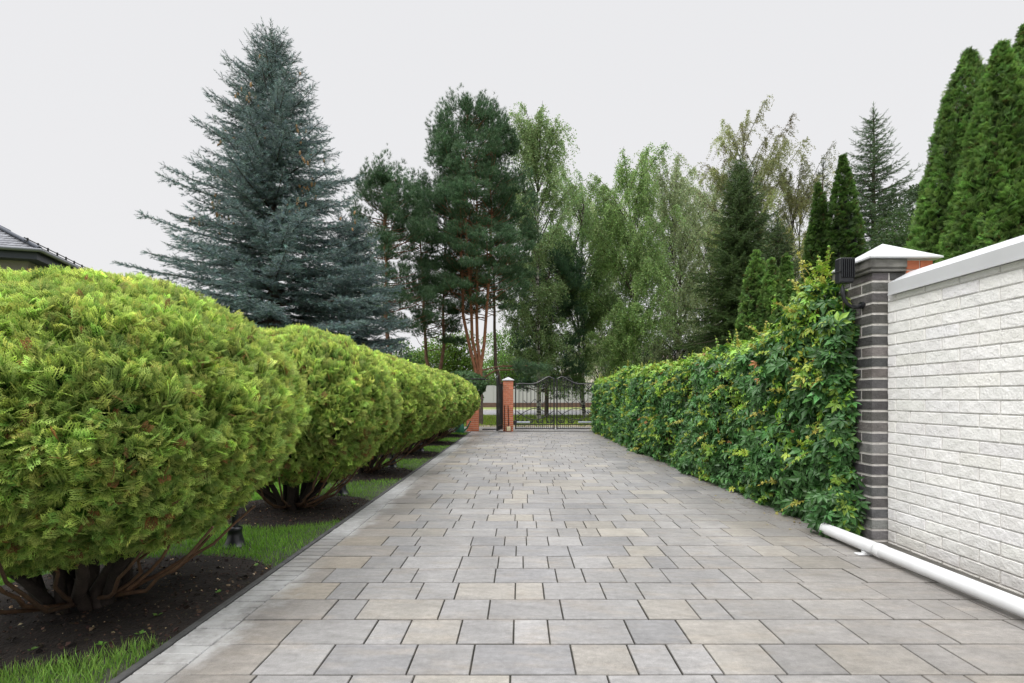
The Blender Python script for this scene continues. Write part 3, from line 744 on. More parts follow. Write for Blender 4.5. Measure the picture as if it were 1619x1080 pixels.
# woody inner mass and stems
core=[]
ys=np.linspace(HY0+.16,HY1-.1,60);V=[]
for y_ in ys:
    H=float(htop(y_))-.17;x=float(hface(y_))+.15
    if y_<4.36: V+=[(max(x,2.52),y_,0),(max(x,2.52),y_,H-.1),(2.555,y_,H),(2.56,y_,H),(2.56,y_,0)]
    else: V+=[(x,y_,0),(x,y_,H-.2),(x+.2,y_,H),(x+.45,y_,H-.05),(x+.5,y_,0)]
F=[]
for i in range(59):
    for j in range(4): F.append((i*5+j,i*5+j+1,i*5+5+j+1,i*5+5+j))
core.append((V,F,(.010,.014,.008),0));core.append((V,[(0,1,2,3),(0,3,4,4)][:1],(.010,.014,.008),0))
for i in range(70):
    y_=HY0+.1+(HY1-HY0-.2)*rng.random();x=float(hface(y_))+.10;pts=[];yy=y_
    for q in range(9):
        pts.append((x+.03*rng.normal(),yy,q/8*(float(htop(y_))-.15)));yy+=.05*rng.normal()
    core+=tube(pts,np.linspace(.010,.004,9),5,C=(.07,.05,.035),cap=False)
obj('stems',loc(core+stemp,(2.6,10,0)),M_stem,vine)

# ------------------------------------------------------------------ tree builders
def trunk_path(h,lean=0,seed=0,n=10,wob=.04):
    r=np.random.default_rng(seed);P=np.zeros((n,3));t=np.linspace(0,1,n);P[:,2]=t*h
    w=np.cumsum(r.normal(0,wob,(n,2)),0);w-=w[0];P[:,:2]=w+np.outer(t,[lean*h,0]);return P
def along(P,z):
    return np.array([np.interp(z,P[:,2],P[:,0]),np.interp(z,P[:,2],P[:,1]),z])
def tree(name,x,y,parts_w,parts_f,mw,mf,label,cat='tree',group=None,rz=0):
    t=empty(name,(x,y,-.08),rz=rz,label=label,cat=cat,group=group)
    if parts_w: obj('trunk',parts_w,mw,t,smooth=True)
    obj('crown',parts_f,mf,t);return t
def spruce(h,rad,z0,seed,c0,c1,nb=330,size=.17,dens=1.0,rise=.25,droop=.30,prof=.85,wood=(.07,.05,.04),tipup=.35,irr=.16,hang=.0,tipcol=None):
    global rng
    rng=np.random.default_rng(seed);P=trunk_path(h,0,seed,wob=.02);wood_p=tube(P,np.interp(P[:,2],[0,h],[.018*h,.01]),8,C=wood)
    pos=[];dr=[];nrm=[];sc=[]
    az=0
    for i in range(nb):
        u=(i+.5)/nb;z=z0+(h-z0-.25)*u**.92;az+=2.4+rng.normal(0,.25)
        f=1-(z-z0)/(h-z0);L=rad*(f**prof)*np.exp(np.clip(rng.normal(0,irr),-1.6*irr,1.1*irr))*(1 if rng.random()>.05 else 1.10)+.12
        if z<z0+.12*h: L*=rng.uniform(.75,1.0)
        o=along(P,z);hd=np.array([cos(az),sin(az),0]);side=np.array([-sin(az),cos(az),0])
        el=.42*(1-f)**1.3+rise*.3;n=9;t=np.linspace(0,1,n)
        zz=L*(el*t-droop*t**1.5*f*1.2+tipup*.35*t**3)
        Q=o+np.outer(L*t,hd)+np.outer(zz,[0,0,1]);Q[:,2]+=0
        wood_p+=tube(Q[::2],np.linspace(.012+.010*L,.004,5),4,C=wood,cap=False)
        step=.085/dens
        for tt in np.arange(.12,1.0,step/max(L,.3)):
            q=np.array([np.interp(tt,t,Q[:,k]) for k in range(3)]);dirn=unit(Q[min(n-1,int(tt*(n-1))+1)]-Q[int(tt*(n-1))])
            tl=min(.55,.34*L*(1-tt)+.16)*(1.0+.2*rng.normal())
            for s in (-1,1):
                d=unit(dirn*.75+side*s*(.75+.2*rng.normal())+np.array([0,0,-.12+.16*rng.normal()-hang*rng.random()]))
                ns=max(1,int(tl/(.12)))
                for w in range(ns):
                    a=w/ns;pp=q+d*tl*a+np.array([0,0,-.10*tl*a*a])
                    pos.append(pp);dd=d+rng.normal(0,.22,3);dr.append(dd);sc.append(size*(1.1-.25*a)*rng.uniform(.8,1.15))
                    if ns>1 and rng.random()<.75:
                        for s2 in (-1,1):
                            pos.append(pp);dr.append(d*.6+dirn*.25+np.cross(d,[0,0,1])*s2*.7+rng.normal(0,.15,3)+np.array([0,0,-hang*.6]));sc.append(size*rng.uniform(.6,.9))
        pos.append(Q[-1]-(Q[-1]-Q[-2])*.3);dr.append(unit(Q[-1]-Q[-2])+[0,0,.15]);sc.append(size*1.3)
    for k in range(26):
        z=h-.75*rng.random()**1.2;a=rng.random()*6.28;pos.append(along(P,z));dr.append(np.array([cos(a)*.8,sin(a)*.8,.8]));sc.append(size)
    pos.append(P[-1]-[0,0,.05]);dr.append(np.array([0,0,1.]));sc.append(size*2)
    pos=np.array(pos);dr=np.array(dr);sc=np.array(sc);m=len(pos)
    cn=(1+.22*N3(1.2,seed+5)(pos))[:,None]
    return wood_p,[scatter(SHOOT,pos,frames(dr,rnd(m)),sc,vary(c0,m,.22)*cn,vary(c1,m,.22)*cn)],pos
def pine(h,rad,zc,seed,c0,c1,stems=None,ncl=120,ntuft=60,size=.13,wood=(.27,.12,.065),low=(.10,.075,.06),pad=(.50,.26),topness=.5,bare=True,thick=.011):
    """Scots pine: bare reddish stems, crown of flattened needle pads on crooked limbs"""
    global rng
    rng=np.random.default_rng(seed);wp=[];pos=[];dr=[];tr=[]
    stems=stems or [((0,0),(0,0),h)]
    Ps=[]
    for (b,tp,hh) in stems:
        n=12;t=np.linspace(0,1,n);P=np.zeros((n,3));P[:,0]=np.interp(t,[0,.16,.27,.4,1],[b[0],b[0]+(tp[0]-b[0])*.05,b[0]+(tp[0]-b[0])*.5,b[0]+(tp[0]-b[0])*.72,tp[0]]);P[:,1]=b[1]+(tp[1]-b[1])*t;P[:,2]=t*hh
        P[3:,:2]+=np.cumsum(rng.normal(0,.04,(n-3,2)),0)
        lo=np.array(low);hi=np.array(wood);k=np.clip((P[:,2]-h*.09)/(h*.08),0,1)[:,None]
        r0=thick*h;rr=np.interp(t,[0,.5,1],[r0,r0*.6,.015])
        V=tube(P,rr,9,cap=False)[0]
        C=np.repeat(lo*(1-k)+hi*k,9,0);wp.append((V[0],V[1],C,0));Ps.append((P,hh))
    for i in range(ncl):
        P,hh=Ps[i%len(Ps)];u=rng.random()**.85;z=zc+(hh-zc)*u
        if z>hh-.1: z=hh-.1
        f=(z-zc)/(h-zc);prof=np.interp(f,[0,.2,.55,.85,1],[.75,1,1,.72,.35])
        az=rng.random()*6.28;L=rad*prof*np.sqrt(rng.uniform(.05,1));o=along(P,z-.25*L);hd=np.array([cos(az),sin(az),0])
        base=o*1.0;e=np.array([0,0,0.])+hd*L;end=np.array([0,0,z+.25*L*topness])+hd*L+np.array([0.0,0,0])
        cx=np.mean([q[0][-1,0] for q in Ps])*f;end[0]+=cx
        mid=(base+end)/2+[0,0,-.08*L]
        wp+=tube(np.array([base,mid,end]),[.008+.02*(L/rad),.014,.006],4,C=tuple(np.array(wood)*.75),cap=False)
        sx=pad[0]*rng.uniform(.6,1.25)*(1-.35*f);sz=pad[1]*rng.uniform(.7,1.2)*(1+.5*f)
        sz*=1+1.1*f*f;sx*=1-.25*f
        m=int(ntuft*rng.uniform(.6,1.3));v=rng.normal(size=(m,3));v=unit(v)*(rng.random((m,1))**.33);v[:,2]=np.where(v[:,2]<-.2,v[:,2]*.5,v[:,2])
        pos.append(end+v*[sx,sx,sz]);dr.append(unit(v*.6+np.array([0,0,.75])+hd*.25+rng.normal(0,.25,(m,3))))
    for P,hh in Ps:                           # leading shoots stand up like candles
        for k in range(14):
            a=rng.random()*6.28;q=.1+.5*rng.random();b=P[-1]+[cos(a)*q,sin(a)*q,-.6*q-.1];L=.35
            for w in range(6): pos.append((b+[0,0,L*w/6])[None]);dr.append(np.array([[cos(a)*.2,sin(a)*.2,1.]])+rng.normal(0,.3,(1,3)))
    pos=np.concatenate(pos);dr=np.concatenate(dr);m=len(pos)
    cn=(1+.25*N3(1.5,seed+5)(pos))[:,None]
    return wp,[scatter(TUFT,pos,frames(dr,rnd(m)),rng.uniform(.75,1.2,m)*size,vary(c0,m,.2)*cn,vary(c1,m,.2)*cn)]
def birch(h,rad,zc,seed,c1,nl=42000,size=.075,droop=1.0,twig=(.10,.08,.07),topcol=None,dens_top=1.0,forks=1,lean=0,nb=95):
    global rng
    rng=np.random.default_rng(seed);wp=[];pos=[]
    Ps=[trunk_path(h*(1 if f==0 else rng.uniform(.82,.95)),lean+(0 if f==0 else rng.uniform(-.08,.08)),seed+f*7,n=12,wob=.05) for f in range(forks)]
    for P in Ps: wp.append(tube(P,np.interp(P[:,2],[0,h],[.0088*h,.010]),9,C=(1,1,1),cap=False)[0])
    strands=[]
    for i in range(nb):
        P=Ps[i%len(Ps)];hh=P[-1,2];u=rng.random()**.8;z=zc*.75+(hh-zc*.75)*u*.97;f=(z-zc*.75)/(hh-zc*.75)
        L=rad*np.interp(f,[0,.25,.6,.9,1],[.9,1,.95,.72,.40])*rng.uniform(.55,1.15);az=rng.random()*6.28
        o=along(P,z);hd=np.array([cos(az),sin(az),0]);t=np.linspace(0,1,7);el=rng.uniform(.9,1.7)+.9*f
        Q=o+np.outer(L*t,hd)+np.outer(L*(el*t-(.75-.35*f)*t**2.2),[0,0,1])+np.cumsum(rng.normal(0,.03,(7,3)),0)
        wp.append(tube(Q,np.linspace(.02+.006*L,.005,7),4,C=(1,1,1),cap=False,mi=1)[0])
        for k in range(int(7+10*L/rad*2)):
            tt=rng.uniform(.25,1);q=np.array([np.interp(tt,t,Q[:,j]) for j in range(3)]);strands.append((q,hd,rng.uniform(.3,1.15)*droop,f))
    per=max(4,int(nl/len(strands)))
    for (q,hd,l,f) in strands:
        s=rng.normal(0,.35,3)*[1,1,.3]+hd*.25;m=int(per*(l/droop+.3)*(1-(1-dens_top)*f));m=max(m,4)
        t=rng.random(m);w=q+np.outer(t,s)+np.outer(-(l*t**1.4)+.25*np.sin(t*3)*.5,[0,0,1])+rng.normal(0,.055,(m,3));pos.append(w)
    pos=np.concatenate(pos);pos=pos[pos[:,2]>1.0];m=len(pos)
    cn=(1+.25*N3(.9,seed+5)(pos))[:,None];c=vary(c1,m,.25,.07)*cn
    if topcol is not None:
        k=np.clip((pos[:,2]-h*.55)/(h*.3),0,1)[:,None]*np.clip(.6+N3(.8,seed+9)(pos),0,1)[:,None];c=c*(1-k)+vary(topcol,m,.2)*k
    d=rnd(m)*.8+[0,0,-.5]
    return wp,[scatter(LEAF,pos,frames(d,rnd(m)),rng.uniform(.7,1.3,m)*size,c)]
def column(h,rad,seed,c0,c1,m=11000,size=.17,sharp=1.0,T=None,lob=.10):
    """columnar thuja, pointed, ribbed by upright sprays"""
    global rng
    rng=np.random.default_rng(seed);T=T or SPR_C
    nz=N3(2.2/rad,seed);nz2=N3(5,seed+3);nz3=N3(13,seed+4,2)
    parts=[]
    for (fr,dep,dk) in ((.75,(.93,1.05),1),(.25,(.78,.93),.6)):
        k=int(m*fr);u=np.where(rng.random(k)<.3,rng.random(k),1-np.sqrt(1-rng.random(k)*.995));a=rng.random(k)*2*pi
        pr=np.interp(u,[0,.08,.25,.5,.75,.92,1],[.80,.93,1,.86,.58,.26,.03])
        p=np.stack([np.cos(a),np.sin(a),u*h],1);q=np.stack([np.cos(a)*rad,np.sin(a)*rad,u*h*.45],1)
        r=rad*pr*rng.uniform(*dep,k)*(1+lob*nz(q)+.10*nz2(q)+.11*nz3(q))
        pos=np.stack([np.cos(a)*r,np.sin(a)*r,u*h+.05],1);o=np.stack([np.cos(a),np.sin(a),np.zeros(k)],1)
        d=unit(o*.6+rnd(k)*.6+[0,0,.45]);s=rng.uniform(.6,1.45,k)*size
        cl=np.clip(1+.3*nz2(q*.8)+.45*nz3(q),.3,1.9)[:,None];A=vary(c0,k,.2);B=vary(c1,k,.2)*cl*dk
        br=rng.random(k)<.03;B[br]=vary((.13,.09,.03),br.sum(),.2)
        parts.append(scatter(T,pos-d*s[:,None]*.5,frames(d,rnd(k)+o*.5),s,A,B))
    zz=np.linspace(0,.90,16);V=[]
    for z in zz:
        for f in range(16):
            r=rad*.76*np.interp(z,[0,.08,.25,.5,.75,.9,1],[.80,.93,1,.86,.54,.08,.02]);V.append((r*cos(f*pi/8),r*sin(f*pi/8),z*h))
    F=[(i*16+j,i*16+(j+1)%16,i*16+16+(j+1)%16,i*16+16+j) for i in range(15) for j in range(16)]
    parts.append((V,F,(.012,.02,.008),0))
    return tube([(0,0,0),(0,0,h*.5)],[.1,.05],8,C=(.06,.04,.03)),parts
def leafy(h,rad,z0,seed,c,nl=16000,size=.09,lumps=26,wood=(.07,.055,.045),flat=.7):
    """broadleaf crown made of leaf clumps spread through the volume"""
    global rng
    rng=np.random.default_rng(seed);wp=list(tube(trunk_path(h*.75,0,seed,8),np.linspace(.018*h,.02,8),7,C=wood));pos=[]
    for i in range(lumps):
        v=rnd(1)[0]*rng.random()**.4;e=np.array([v[0]*rad*.8,v[1]*rad*.8,(z0+h)/2+v[2]*(h-z0)/2*.82]);s=rad*rng.uniform(.25,.5)
        wp+=tube(np.array([[0,0,max(.3*h,z0*.8)],e*[.5,.5,.8],e]),[.05,.03,.01],4,C=wood,cap=False)
        k=int(nl/lumps);u=rnd(k)*rng.uniform(.55,1.05,(k,1));pos.append(e+u*[s,s,s*flat])
    pos=np.concatenate(pos);m=len(pos);cn=(1+.25*N3(2/rad,seed+5)(pos))[:,None]
    return wp,[scatter(LEAF,pos,frames(rnd(m)+[0,0,-.3],rnd(m)+[0,0,.8]),rng.uniform(.7,1.3,m)*size,vary(c,m,.28,.08)*cn)]

# ------------------------------------------------------------------ trees
# blue spruce
SY=14.0;sx=px(428,SY)
w,f,pos=spruce(10.75,3.45,1.1,101,(.035,.062,.058),(.28,.385,.375),nb=340,size=.165,dens=.95,prof=.86,irr=.19,droop=.26,rise=.2)
bs=tree('blue_spruce',sx,SY,w,f,M_wood,M_needle,'tall blue grey spruce with orange brown cones behind the thuja balls')
# hanging cones in the upper crown
cone=mesh('cone',[lathe([(0,0),(.012,-.01),(.021,-.045),(.020,-.08),(.010,-.112),(0,-.118)],7)],pmat('spruce_cone',(.30,.185,.09),.7,ns=60,na=.3))
r2=np.random.default_rng(5);hi=pos[(pos[:,2]>5.6)&(pos[:,2]<9.9)]
rad=np.hypot(hi[:,0],hi[:,1]);hi=hi[(rad>.6*(3.3*(1-(hi[:,2]-1)/9.8)))&(hi[:,1]<.2)]
cen=hi[r2.integers(len(hi),size=20)]
for i in range(98):
    c=obj('cone',cone,None,bs);q=cen[i%20]*[.9,.9,1]+r2.normal(0,.15,3)*[1,.6,.8];c.location=(q[0]+.03,q[1]-.04,q[2]-.02);s=r2.uniform(.85,1.15);c.scale=(s*1.3,s*1.3,s)
    c.rotation_euler=(r2.normal()*.2,r2.normal()*.2,0)
# second, partly hidden blue spruce to the right
w,f,_=spruce(6.3,2.0,.6,102,(.06,.095,.09),(.23,.32,.31),nb=150,size=.2,dens=.8,prof=.7)
tree('blue_spruce',px(556,15.5),15.5,w,f,M_wood,M_needle,'lower blue spruce filling in to the right of the tall one')
# scots pines
DG0=(.035,.085,.038);DG1=(.135,.225,.115)
PY=21.5
st=[((0,0),(-.95,.2),12.1),((.05,.1),(-.45,-.2),12.7),((.1,-.1),(-.05,.3),12.4),((0,.1),(.35,-.2),11.9)]
w,f=pine(12.7,2.35,4.5,201,DG0,DG1,stems=st,ncl=330,ntuft=95,size=.115,topness=.55,thick=.0066,pad=(.58,.24))
tree('scots_pine',px(757,PY),PY,w,f,M_wood,M_needle,'tall pine with four orange stems left of the gate pillar','pine tree')
w,f=pine(9.2,1.7,3.6,202,DG0,DG1,stems=[((0,0),(-.5,0),9.2)],ncl=130,ntuft=75,size=.115,wood=(.20,.10,.06))
tree('scots_pine',px(626,19.5),19.5,w,f,M_wood,M_needle,'thin pine right beside the blue spruce','pine tree')
w,f=pine(10.4,2.1,3.2,203,DG0,(.075,.14,.06),stems=[((0,0),(-.6,0),10.2),((.1,.1),(.4,0),9.4)],ncl=170,ntuft=80,size=.12,wood=(.16,.09,.06),thick=.009)
tree('scots_pine',px(686,23),23,w,f,M_wood,M_needle,'dark trunked pine between the thin pine and the four stemmed pine','pine tree')
w,f=pine(11.5,2.0,1.3,204,(.03,.07,.035),(.08,.16,.075),stems=[((0,0),(.2,0),9.0)],ncl=150,ntuft=90,size=.13,wood=(.12,.08,.06),pad=(.6,.5),topness=-.3)
tree('scots_pine',px(864,29),29,w,f,M_wood,M_needle,'dark drooping pine behind the left gate leaf','pine tree')
# leaning dark trunk behind the gate opening
w,f=pine(9.5,1.5,5.0,205,DG0,DG1,stems=[((.3,0),(-.3,0),9.5)],ncl=60,ntuft=70,size=.12,wood=(.10,.07,.055))
tree('scots_pine',px(784,25),25,w,f,M_wood,M_needle,'leaning dark trunked pine just behind the four stemmed pine','pine tree')
# low reddish limbs reaching over the pillar belong to the four stemmed pine
bl=[]
for (z1,z2,L) in ((2.2,2.35,2.5),(1.85,2.2,2.0)):
    bl+=tube([(.1,0,z1),(.1+L*.3,-.2,z2),(.1+L*.7,-.3,z2+.02),(.1+L,-.3,z2-.1)],[.035,.028,.02,.008],6,C=(.17,.085,.055))
t_=[o for o in bpy.data.objects if o.name=='scots_pine'][0]
lp=np.concatenate([np.array([.1+L*u,-.3,z])+rng.normal(0,1,(140,3))*[.16,.16,.10] for (L,u,z) in ((2.5,.8,2.35),(2.5,1.0,2.25),(2.0,.8,2.2),(2.0,1.0,2.1),(2.5,.6,2.4))])
obj('low_needles',[scatter(TUFT,lp,frames(rnd(len(lp))+[0,0,.6],rnd(len(lp))),rng.uniform(.08,.13,len(lp)),vary(DG0,len(lp)),vary(DG1,len(lp)))],M_needle,t_)
obj('low_limbs',bl,M_wood,t_,smooth=True)
# birches
B=[('slender birch with a narrow pointed top, right of the four stemmed pine',852,27,14.3,1.9,1.6,(.22,.31,.13),dict(nl=90000,forks=1)),
   ('fresh green birch with a white trunk behind the right gate leaf',924,31,12.3,2.5,1.4,(.20,.31,.115),dict(nl=100000,forks=2)),
   ('broad birch in the middle of the row, with dark wispy tips',1000,28,12.3,2.3,1.8,(.22,.33,.115),dict(nl=110000,forks=2)),
   ('olive birch between the broad birch and the dark green spruce',1075,33,13.8,2.7,2.0,(.27,.33,.17),dict(nl=110000,forks=2)),
   ('tallest birch, its thin grey brown top above the dark spruce',1175,36,18.3,3.5,3.0,(.31,.36,.14),dict(nl=150000,forks=3,topcol=(.17,.15,.10),dens_top=.8)),
   ('yellowish birch right of the dark spruce, beside the pointed thujas',1250,37,15.6,3.0,3.0,(.34,.35,.135),dict(nl=100000,forks=2,topcol=(.13,.14,.08),dens_top=.7)),
   ('olive green birch far back, in line with the dark green spruce',1122,39,15.5,2.8,2.5,(.26,.34,.12),dict(nl=80000,forks=2)),
   ('pale birch far behind the row, seen between the two middle ones',950,42,15.5,2.8,2.0,(.27,.34,.15),dict(nl=80000,forks=2,size=.09)),]
for i,(lab,p_,Y,h,r_,zc,c,kw) in enumerate(B):
    w,f=birch(h,r_,zc,300+i,c,**kw);tree('birch_tree',px(p_,Y),Y,w,f,[M_birchbark,M_bark],M_birch,lab,'birch tree')
# dark spruces on the right
w,f,_=spruce(11.9,2.5,1.6,401,(.03,.06,.02),(.11,.18,.045),nb=300,size=.22,dens=.85,prof=.78,irr=.28,droop=.38,hang=.5)
tree('spruce_tree',px(1168,24.5),24.5,w,f,M_wood,M_needle,'dark green spruce standing in front of the birches','spruce tree')
w,f,_=spruce(11.8,2.4,2.5,402,(.03,.06,.025),(.11,.18,.07),nb=175,size=.2,dens=.6,prof=.85,irr=.30,droop=.15,hang=.2)
tree('spruce_tree',px(1388,20),20,w,f,M_wood,M_needle,'sparse pointed spruce between the paired thujas and the tall thujas','spruce tree')
w,f,_=spruce(12.4,1.3,4,403,(.03,.05,.025),(.07,.10,.045),nb=46,size=.2,dens=.5,irr=.3)
tree('spruce_tree',px(1298,26),26,w,f,M_wood,M_needle,'bare thin spruce tip behind the paired pointed thujas','spruce tree')
w,f,_=spruce(8.4,2.3,1.0,404,(.03,.055,.02),(.09,.15,.04),nb=140,size=.24,dens=.65,irr=.25,hang=.3)
tree('spruce_tree',px(1232,22),22,w,f,M_wood,M_needle,'low dark spruce behind the three small pointed thujas','spruce tree')
# columnar thujas
TG0=(.022,.05,.012);TG1=(.24,.43,.10)
C_=[(1531,9.0,6.85,.88,'tall dark green pointed thuja, left one of the big group above the white wall',24000,.125,'large pointed thujas above the white wall'),
    (1583,8.2,6.45,.80,'tall pointed thuja in the middle of the big group above the white wall',24000,.125,'large pointed thujas above the white wall'),
    (1622,9.8,7.85,.95,'tallest pointed thuja, cut off by the right edge of the picture',24000,.125,'large pointed thujas above the white wall'),
    (1333,14.0,7.35,.66,'right one of the paired slim thujas behind the floodlight',11000,.14,'pointed thujas behind the creeper hedge'),
    (1295,14.3,6.75,.52,'left, lower one of the paired slim thujas behind the floodlight',9000,.14,'pointed thujas behind the creeper hedge'),
    (1196,12.0,4.32,.50,'left one of the three small bright thujas above the creeper hedge',6500,.14,'pointed thujas behind the creeper hedge'),
    (1219,11.6,4.02,.42,'middle one of the three small bright thujas above the creeper hedge',6000,.14,'pointed thujas behind the creeper hedge'),
    (1243,12.4,4.35,.38,'right one of the three small bright thujas above the creeper hedge',5000,.14,'pointed thujas behind the creeper hedge')]
for i,(p_,Y,h,r_,lab,m_,s_,g_) in enumerate(C_):
    c1=TG1 if i>4 or i<3 else (.11,.21,.04)
    w,f=column(h,r_,500+i,TG0,c1,m=m_,size=s_,T=SPR_F if i<3 else None,lob=.08);tree('columnar_thuja',px(p_,Y),Y,w,f,M_wood,M_leaf,lab,'thuja',group=g_)
# broadleaf fillers
Lf=[(1432,17,7.3,1.9,3,(.055,.10,.03),'round leafy tree left of the big thujas','leafy_tree',16000),
    (1463,22,10.2,2.0,5,(.05,.085,.035),'darker leafy tree just behind the big thujas','leafy_tree',12000),
    (715,27,4.6,2.2,.5,(.14,.24,.04),'bright green bush seen under the pines','leafy_bush',12000),
    (655,28,4.2,2.4,.4,(.10,.19,.04),'green bush behind the thin pine','leafy_bush',12000),
    (806,34,5.5,2.4,1.6,(.13,.23,.05),'light green tree behind the gate pillar','leafy_tree',12000),
    (1030,38,6.5,3.2,.8,(.045,.085,.035),'dark undergrowth tree below the broad birch','leafy_tree',14000),
    (1110,34,6.2,3.0,.8,(.04,.075,.03),'dark undergrowth tree below the olive birch','leafy_tree',14000),
    (960,46,7.0,3.2,2.6,(.05,.09,.035),'dark tree beyond the pale far fence','leafy_tree',12000),
    (580,24,3.6,2.4,.4,(.05,.09,.04),'dark green shrub at the foot of the blue spruce','leafy_bush',10000)]
for i,(p_,Y,h,r_,z0,c,lab,nm,nl_) in enumerate(Lf):
    w,f=leafy(h,r_,z0,600+i,c,nl=nl_,size=.11 if Y>20 else .085);tree(nm,px(p_,Y),Y,w,f,M_wood,M_birch,lab,'tree' if nm=='leafy_tree' else 'bush')
rng=np.random.default_rng(99)

# creeper clump over the left brick pillar by the gate
cl_=[];m=2600;n=rnd(m);p=n*[.62,.40,.42]*(1+.12*N3(3,81)(n))[:,None]
cl_.append(scatter(CL,p,frames(rnd(m)*.6+[0,0,-.5],n+rnd(m)*.4),rng.uniform(.05,.085,m),vary((.03,.085,.025),m,.3),vary((.06,.14,.035),m,.3)))
cl_.append(((rnd(1)*0+np.array([[.4,0,0],[-.4,0,0],[0,.25,0],[0,-.25,0],[0,0,.25],[0,0,-.25]])),np.array([(0,2,4),(2,1,4),(1,3,4),(3,0,4),(2,0,5),(1,2,5),(3,1,5),(0,3,5)]),(.01,.015,.008),0))
vc=empty('creeper_clump',(-1.70,16.75,1.45),label='dark creeper clump spilling over the fence beside the brick pillar left of the gate',cat='climber')
obj('leaves',cl_,M_vine,vc)
obj('stems',sum([tube([(q*.12-.3,.0,-1.4),(q*.1-.3,.02,-.6),(q*.15-.3,0,0)],[.02,.015,.01],5,C=(.08,.06,.04)) for q in range(4)],[]),M_stem,vc)

# ------------------------------------------------------------------ gate
GY=16.55
def brick_pillar(cx,cy,w,h,lab,cap=True,nz=0.062):
    t=empty('brick_pillar',(cx,cy,0),label=lab,cat='pillar');P=[box(-w/2+.005,w/2-.005,-w/2+.005,w/2-.005,-.05,h)]
    k=0;z=.004
    while z+nz-.01<h:
        js=[-w/2,-w/2+.62*w,w/2] if k%2 else [-w/2,-w/2+.38*w,w/2]
        for a,b_ in zip(js[:-1],js[1:]):
            c=tuple(np.array((.52,.17,.085))*np.exp(rng.normal(0,.1)))
            q=.004 if b_<w/2 else 0
            for s in (1,-1):
                P+= [box(a*1.0,b_-q,(-w/2 if s==1 else w/2-.004),(-w/2+.004 if s==1 else w/2),z,z+nz-.009,C=c,mi=1)]
                P+= [box((-w/2 if s==1 else w/2-.004),(-w/2+.004 if s==1 else w/2),a+.0045*(a<=-w/2),b_-q-.0045*(b_>=w/2),z,z+nz-.009,C=c,mi=1)]
        z+=nz;k+=1
    obj('shaft',P,[M_mortard,M_orange],t)
    if cap: obj('cap',pyramid(0,0,h+.001,w/2+.035,w/2+.035,.09,.02),M_caps,t)
    return t
brick_pillar(-.36,GY,.31,1.56,'orange brick gate pillar with a grey pyramid cap, between the walk gate and the drive gate')
brick_pillar(-1.46,GY+.15,.36,1.25,'low orange brick pillar beside the farthest thuja ball')
def arc(cx,cz,r,a0,a1,n=14,y=0): return [(cx+r*cos(a),y,cz+r*sin(a)) for a in np.linspace(a0,a1,n)]
def spiral(cx,cz,r0,r1,a0,turns,n=26,y=0):
    return [(cx+(r0+(r1-r0)*t)*cos(a0+turns*2*pi*t),y,cz+(r0+(r1-r0)*t)*sin(a0+turns*2*pi*t)) for t in np.linspace(0,1,n)]
def leaf(name,x0,w,lab,mirror=False,cat='gate',rz=0,hinge_y=GY,narrow=False):
    """x0 hinge x; leaf runs +w; hinge side low, meeting side high"""
    t=empty(name,(x0,hinge_y,0),rz=rz,label=lab,cat=cat);s=-1 if mirror else 1
    X=lambda v:s*v
    fr=[]
    hz=lambda u:1.44+.03*np.sin(u*9)+.21*np.clip((u-.25)/.6,0,1)**1.4-.06*np.clip((u-.88)/.12,0,1)   # top rail
    fr+=bxs(min(X(0),X(.035)),max(X(0),X(.035)),-.02,.02,.06,1.50,b=.004)
    fr+=bxs(min(X(w-.04),X(w)),max(X(w-.04),X(w)),-.02,.02,.06,1.63,b=.004)
    for z in (.07,.20): fr+=bxs(min(X(.035),X(w-.04)),max(X(.035),X(w-.04)),-.015,.015,z,z+.028,b=.003)
    us=np.linspace(0,1,22);fr+=tube([(X(.02+u*(w-.04)),0,float(hz(u))) for u in us],[.022]*22,6)
    obj('frame',fr,M_iron,t)
    br=[];n=max(3,int(round(w/.125)))
    for i in range(1,n):
        u=i/n;br+=tube([(X(u*w),0,.08),(X(u*w),0,float(hz(u)))],[.011,.011],6)
    for i in range(1,2*n):
        if i%2: br+=tube([(X(i/2/n*w),0,.09),(X(i/2/n*w),0,.21)],[.009,.009],5)
    obj('bars',br,M_iron,t)
    sc=[];rr=.012
    k=max(2,int(w/.27))
    for i in range(k):
        c=(i+.5)*w/k
        sc+=tube(arc(X(c),.36,.10,-.2,pi+.2,y=-.012) if narrow else arc(X(c),.37,.105,pi*1.02,pi*1.98,y=-.012),rr,5)
        sc+=tube(spiral(X(c-.05),.30,.055,.012,pi/2,1.25,y=-.012),rr,5)+tube(spiral(X(c+.05),.30,.055,.012,pi/2,-1.25,y=-.012),rr,5)
    # big S sweeps and top scrolls
    sc+=tube([(X(.05+u*(w-.1)),-.012,.42+.28*sin(u*pi)) for u in np.linspace(0,1,18)],rr,5)
    sc+=tube([(X(.05+u*(w-.1)),-.012,.62-.26*sin(u*pi)) for u in np.linspace(0,1,18)],rr,5)
    sc+=tube([(X(w*.22),-.012,.95),(X(w*.35),-.012,.80),(X(w*.5),-.012,1.0),(X(w*.65),-.012,.8),(X(w*.78),-.012,.95)],rr,5)
    sc+=tube(spiral(X(w*.72),1.50,.13,.03,0,1.6*s,y=0),.013,6)
    sc+=tube(spiral(X(w*.45),1.42,.10,.02,pi*.5,-1.4*s,y=0),.011,6)
    sc+=tube(spiral(X(w*.2),1.38,.07,.02,pi*.5,1.3*s,y=0),.011,6)
    sc+=tube(arc(X(w*.72),1.50,.17,0,2*pi,20),.010,6)
    for q in range(12):
        a=q*pi/6;sc+=tube([(X(w*.72)+.13*cos(a),0,1.5+.13*sin(a)),(X(w*.72)+.18*cos(a+.2),0,1.5+.18*sin(a+.2))],[.013,.004],5)
    obj('scrollwork',sc,M_iron,t,smooth=True)
    return t
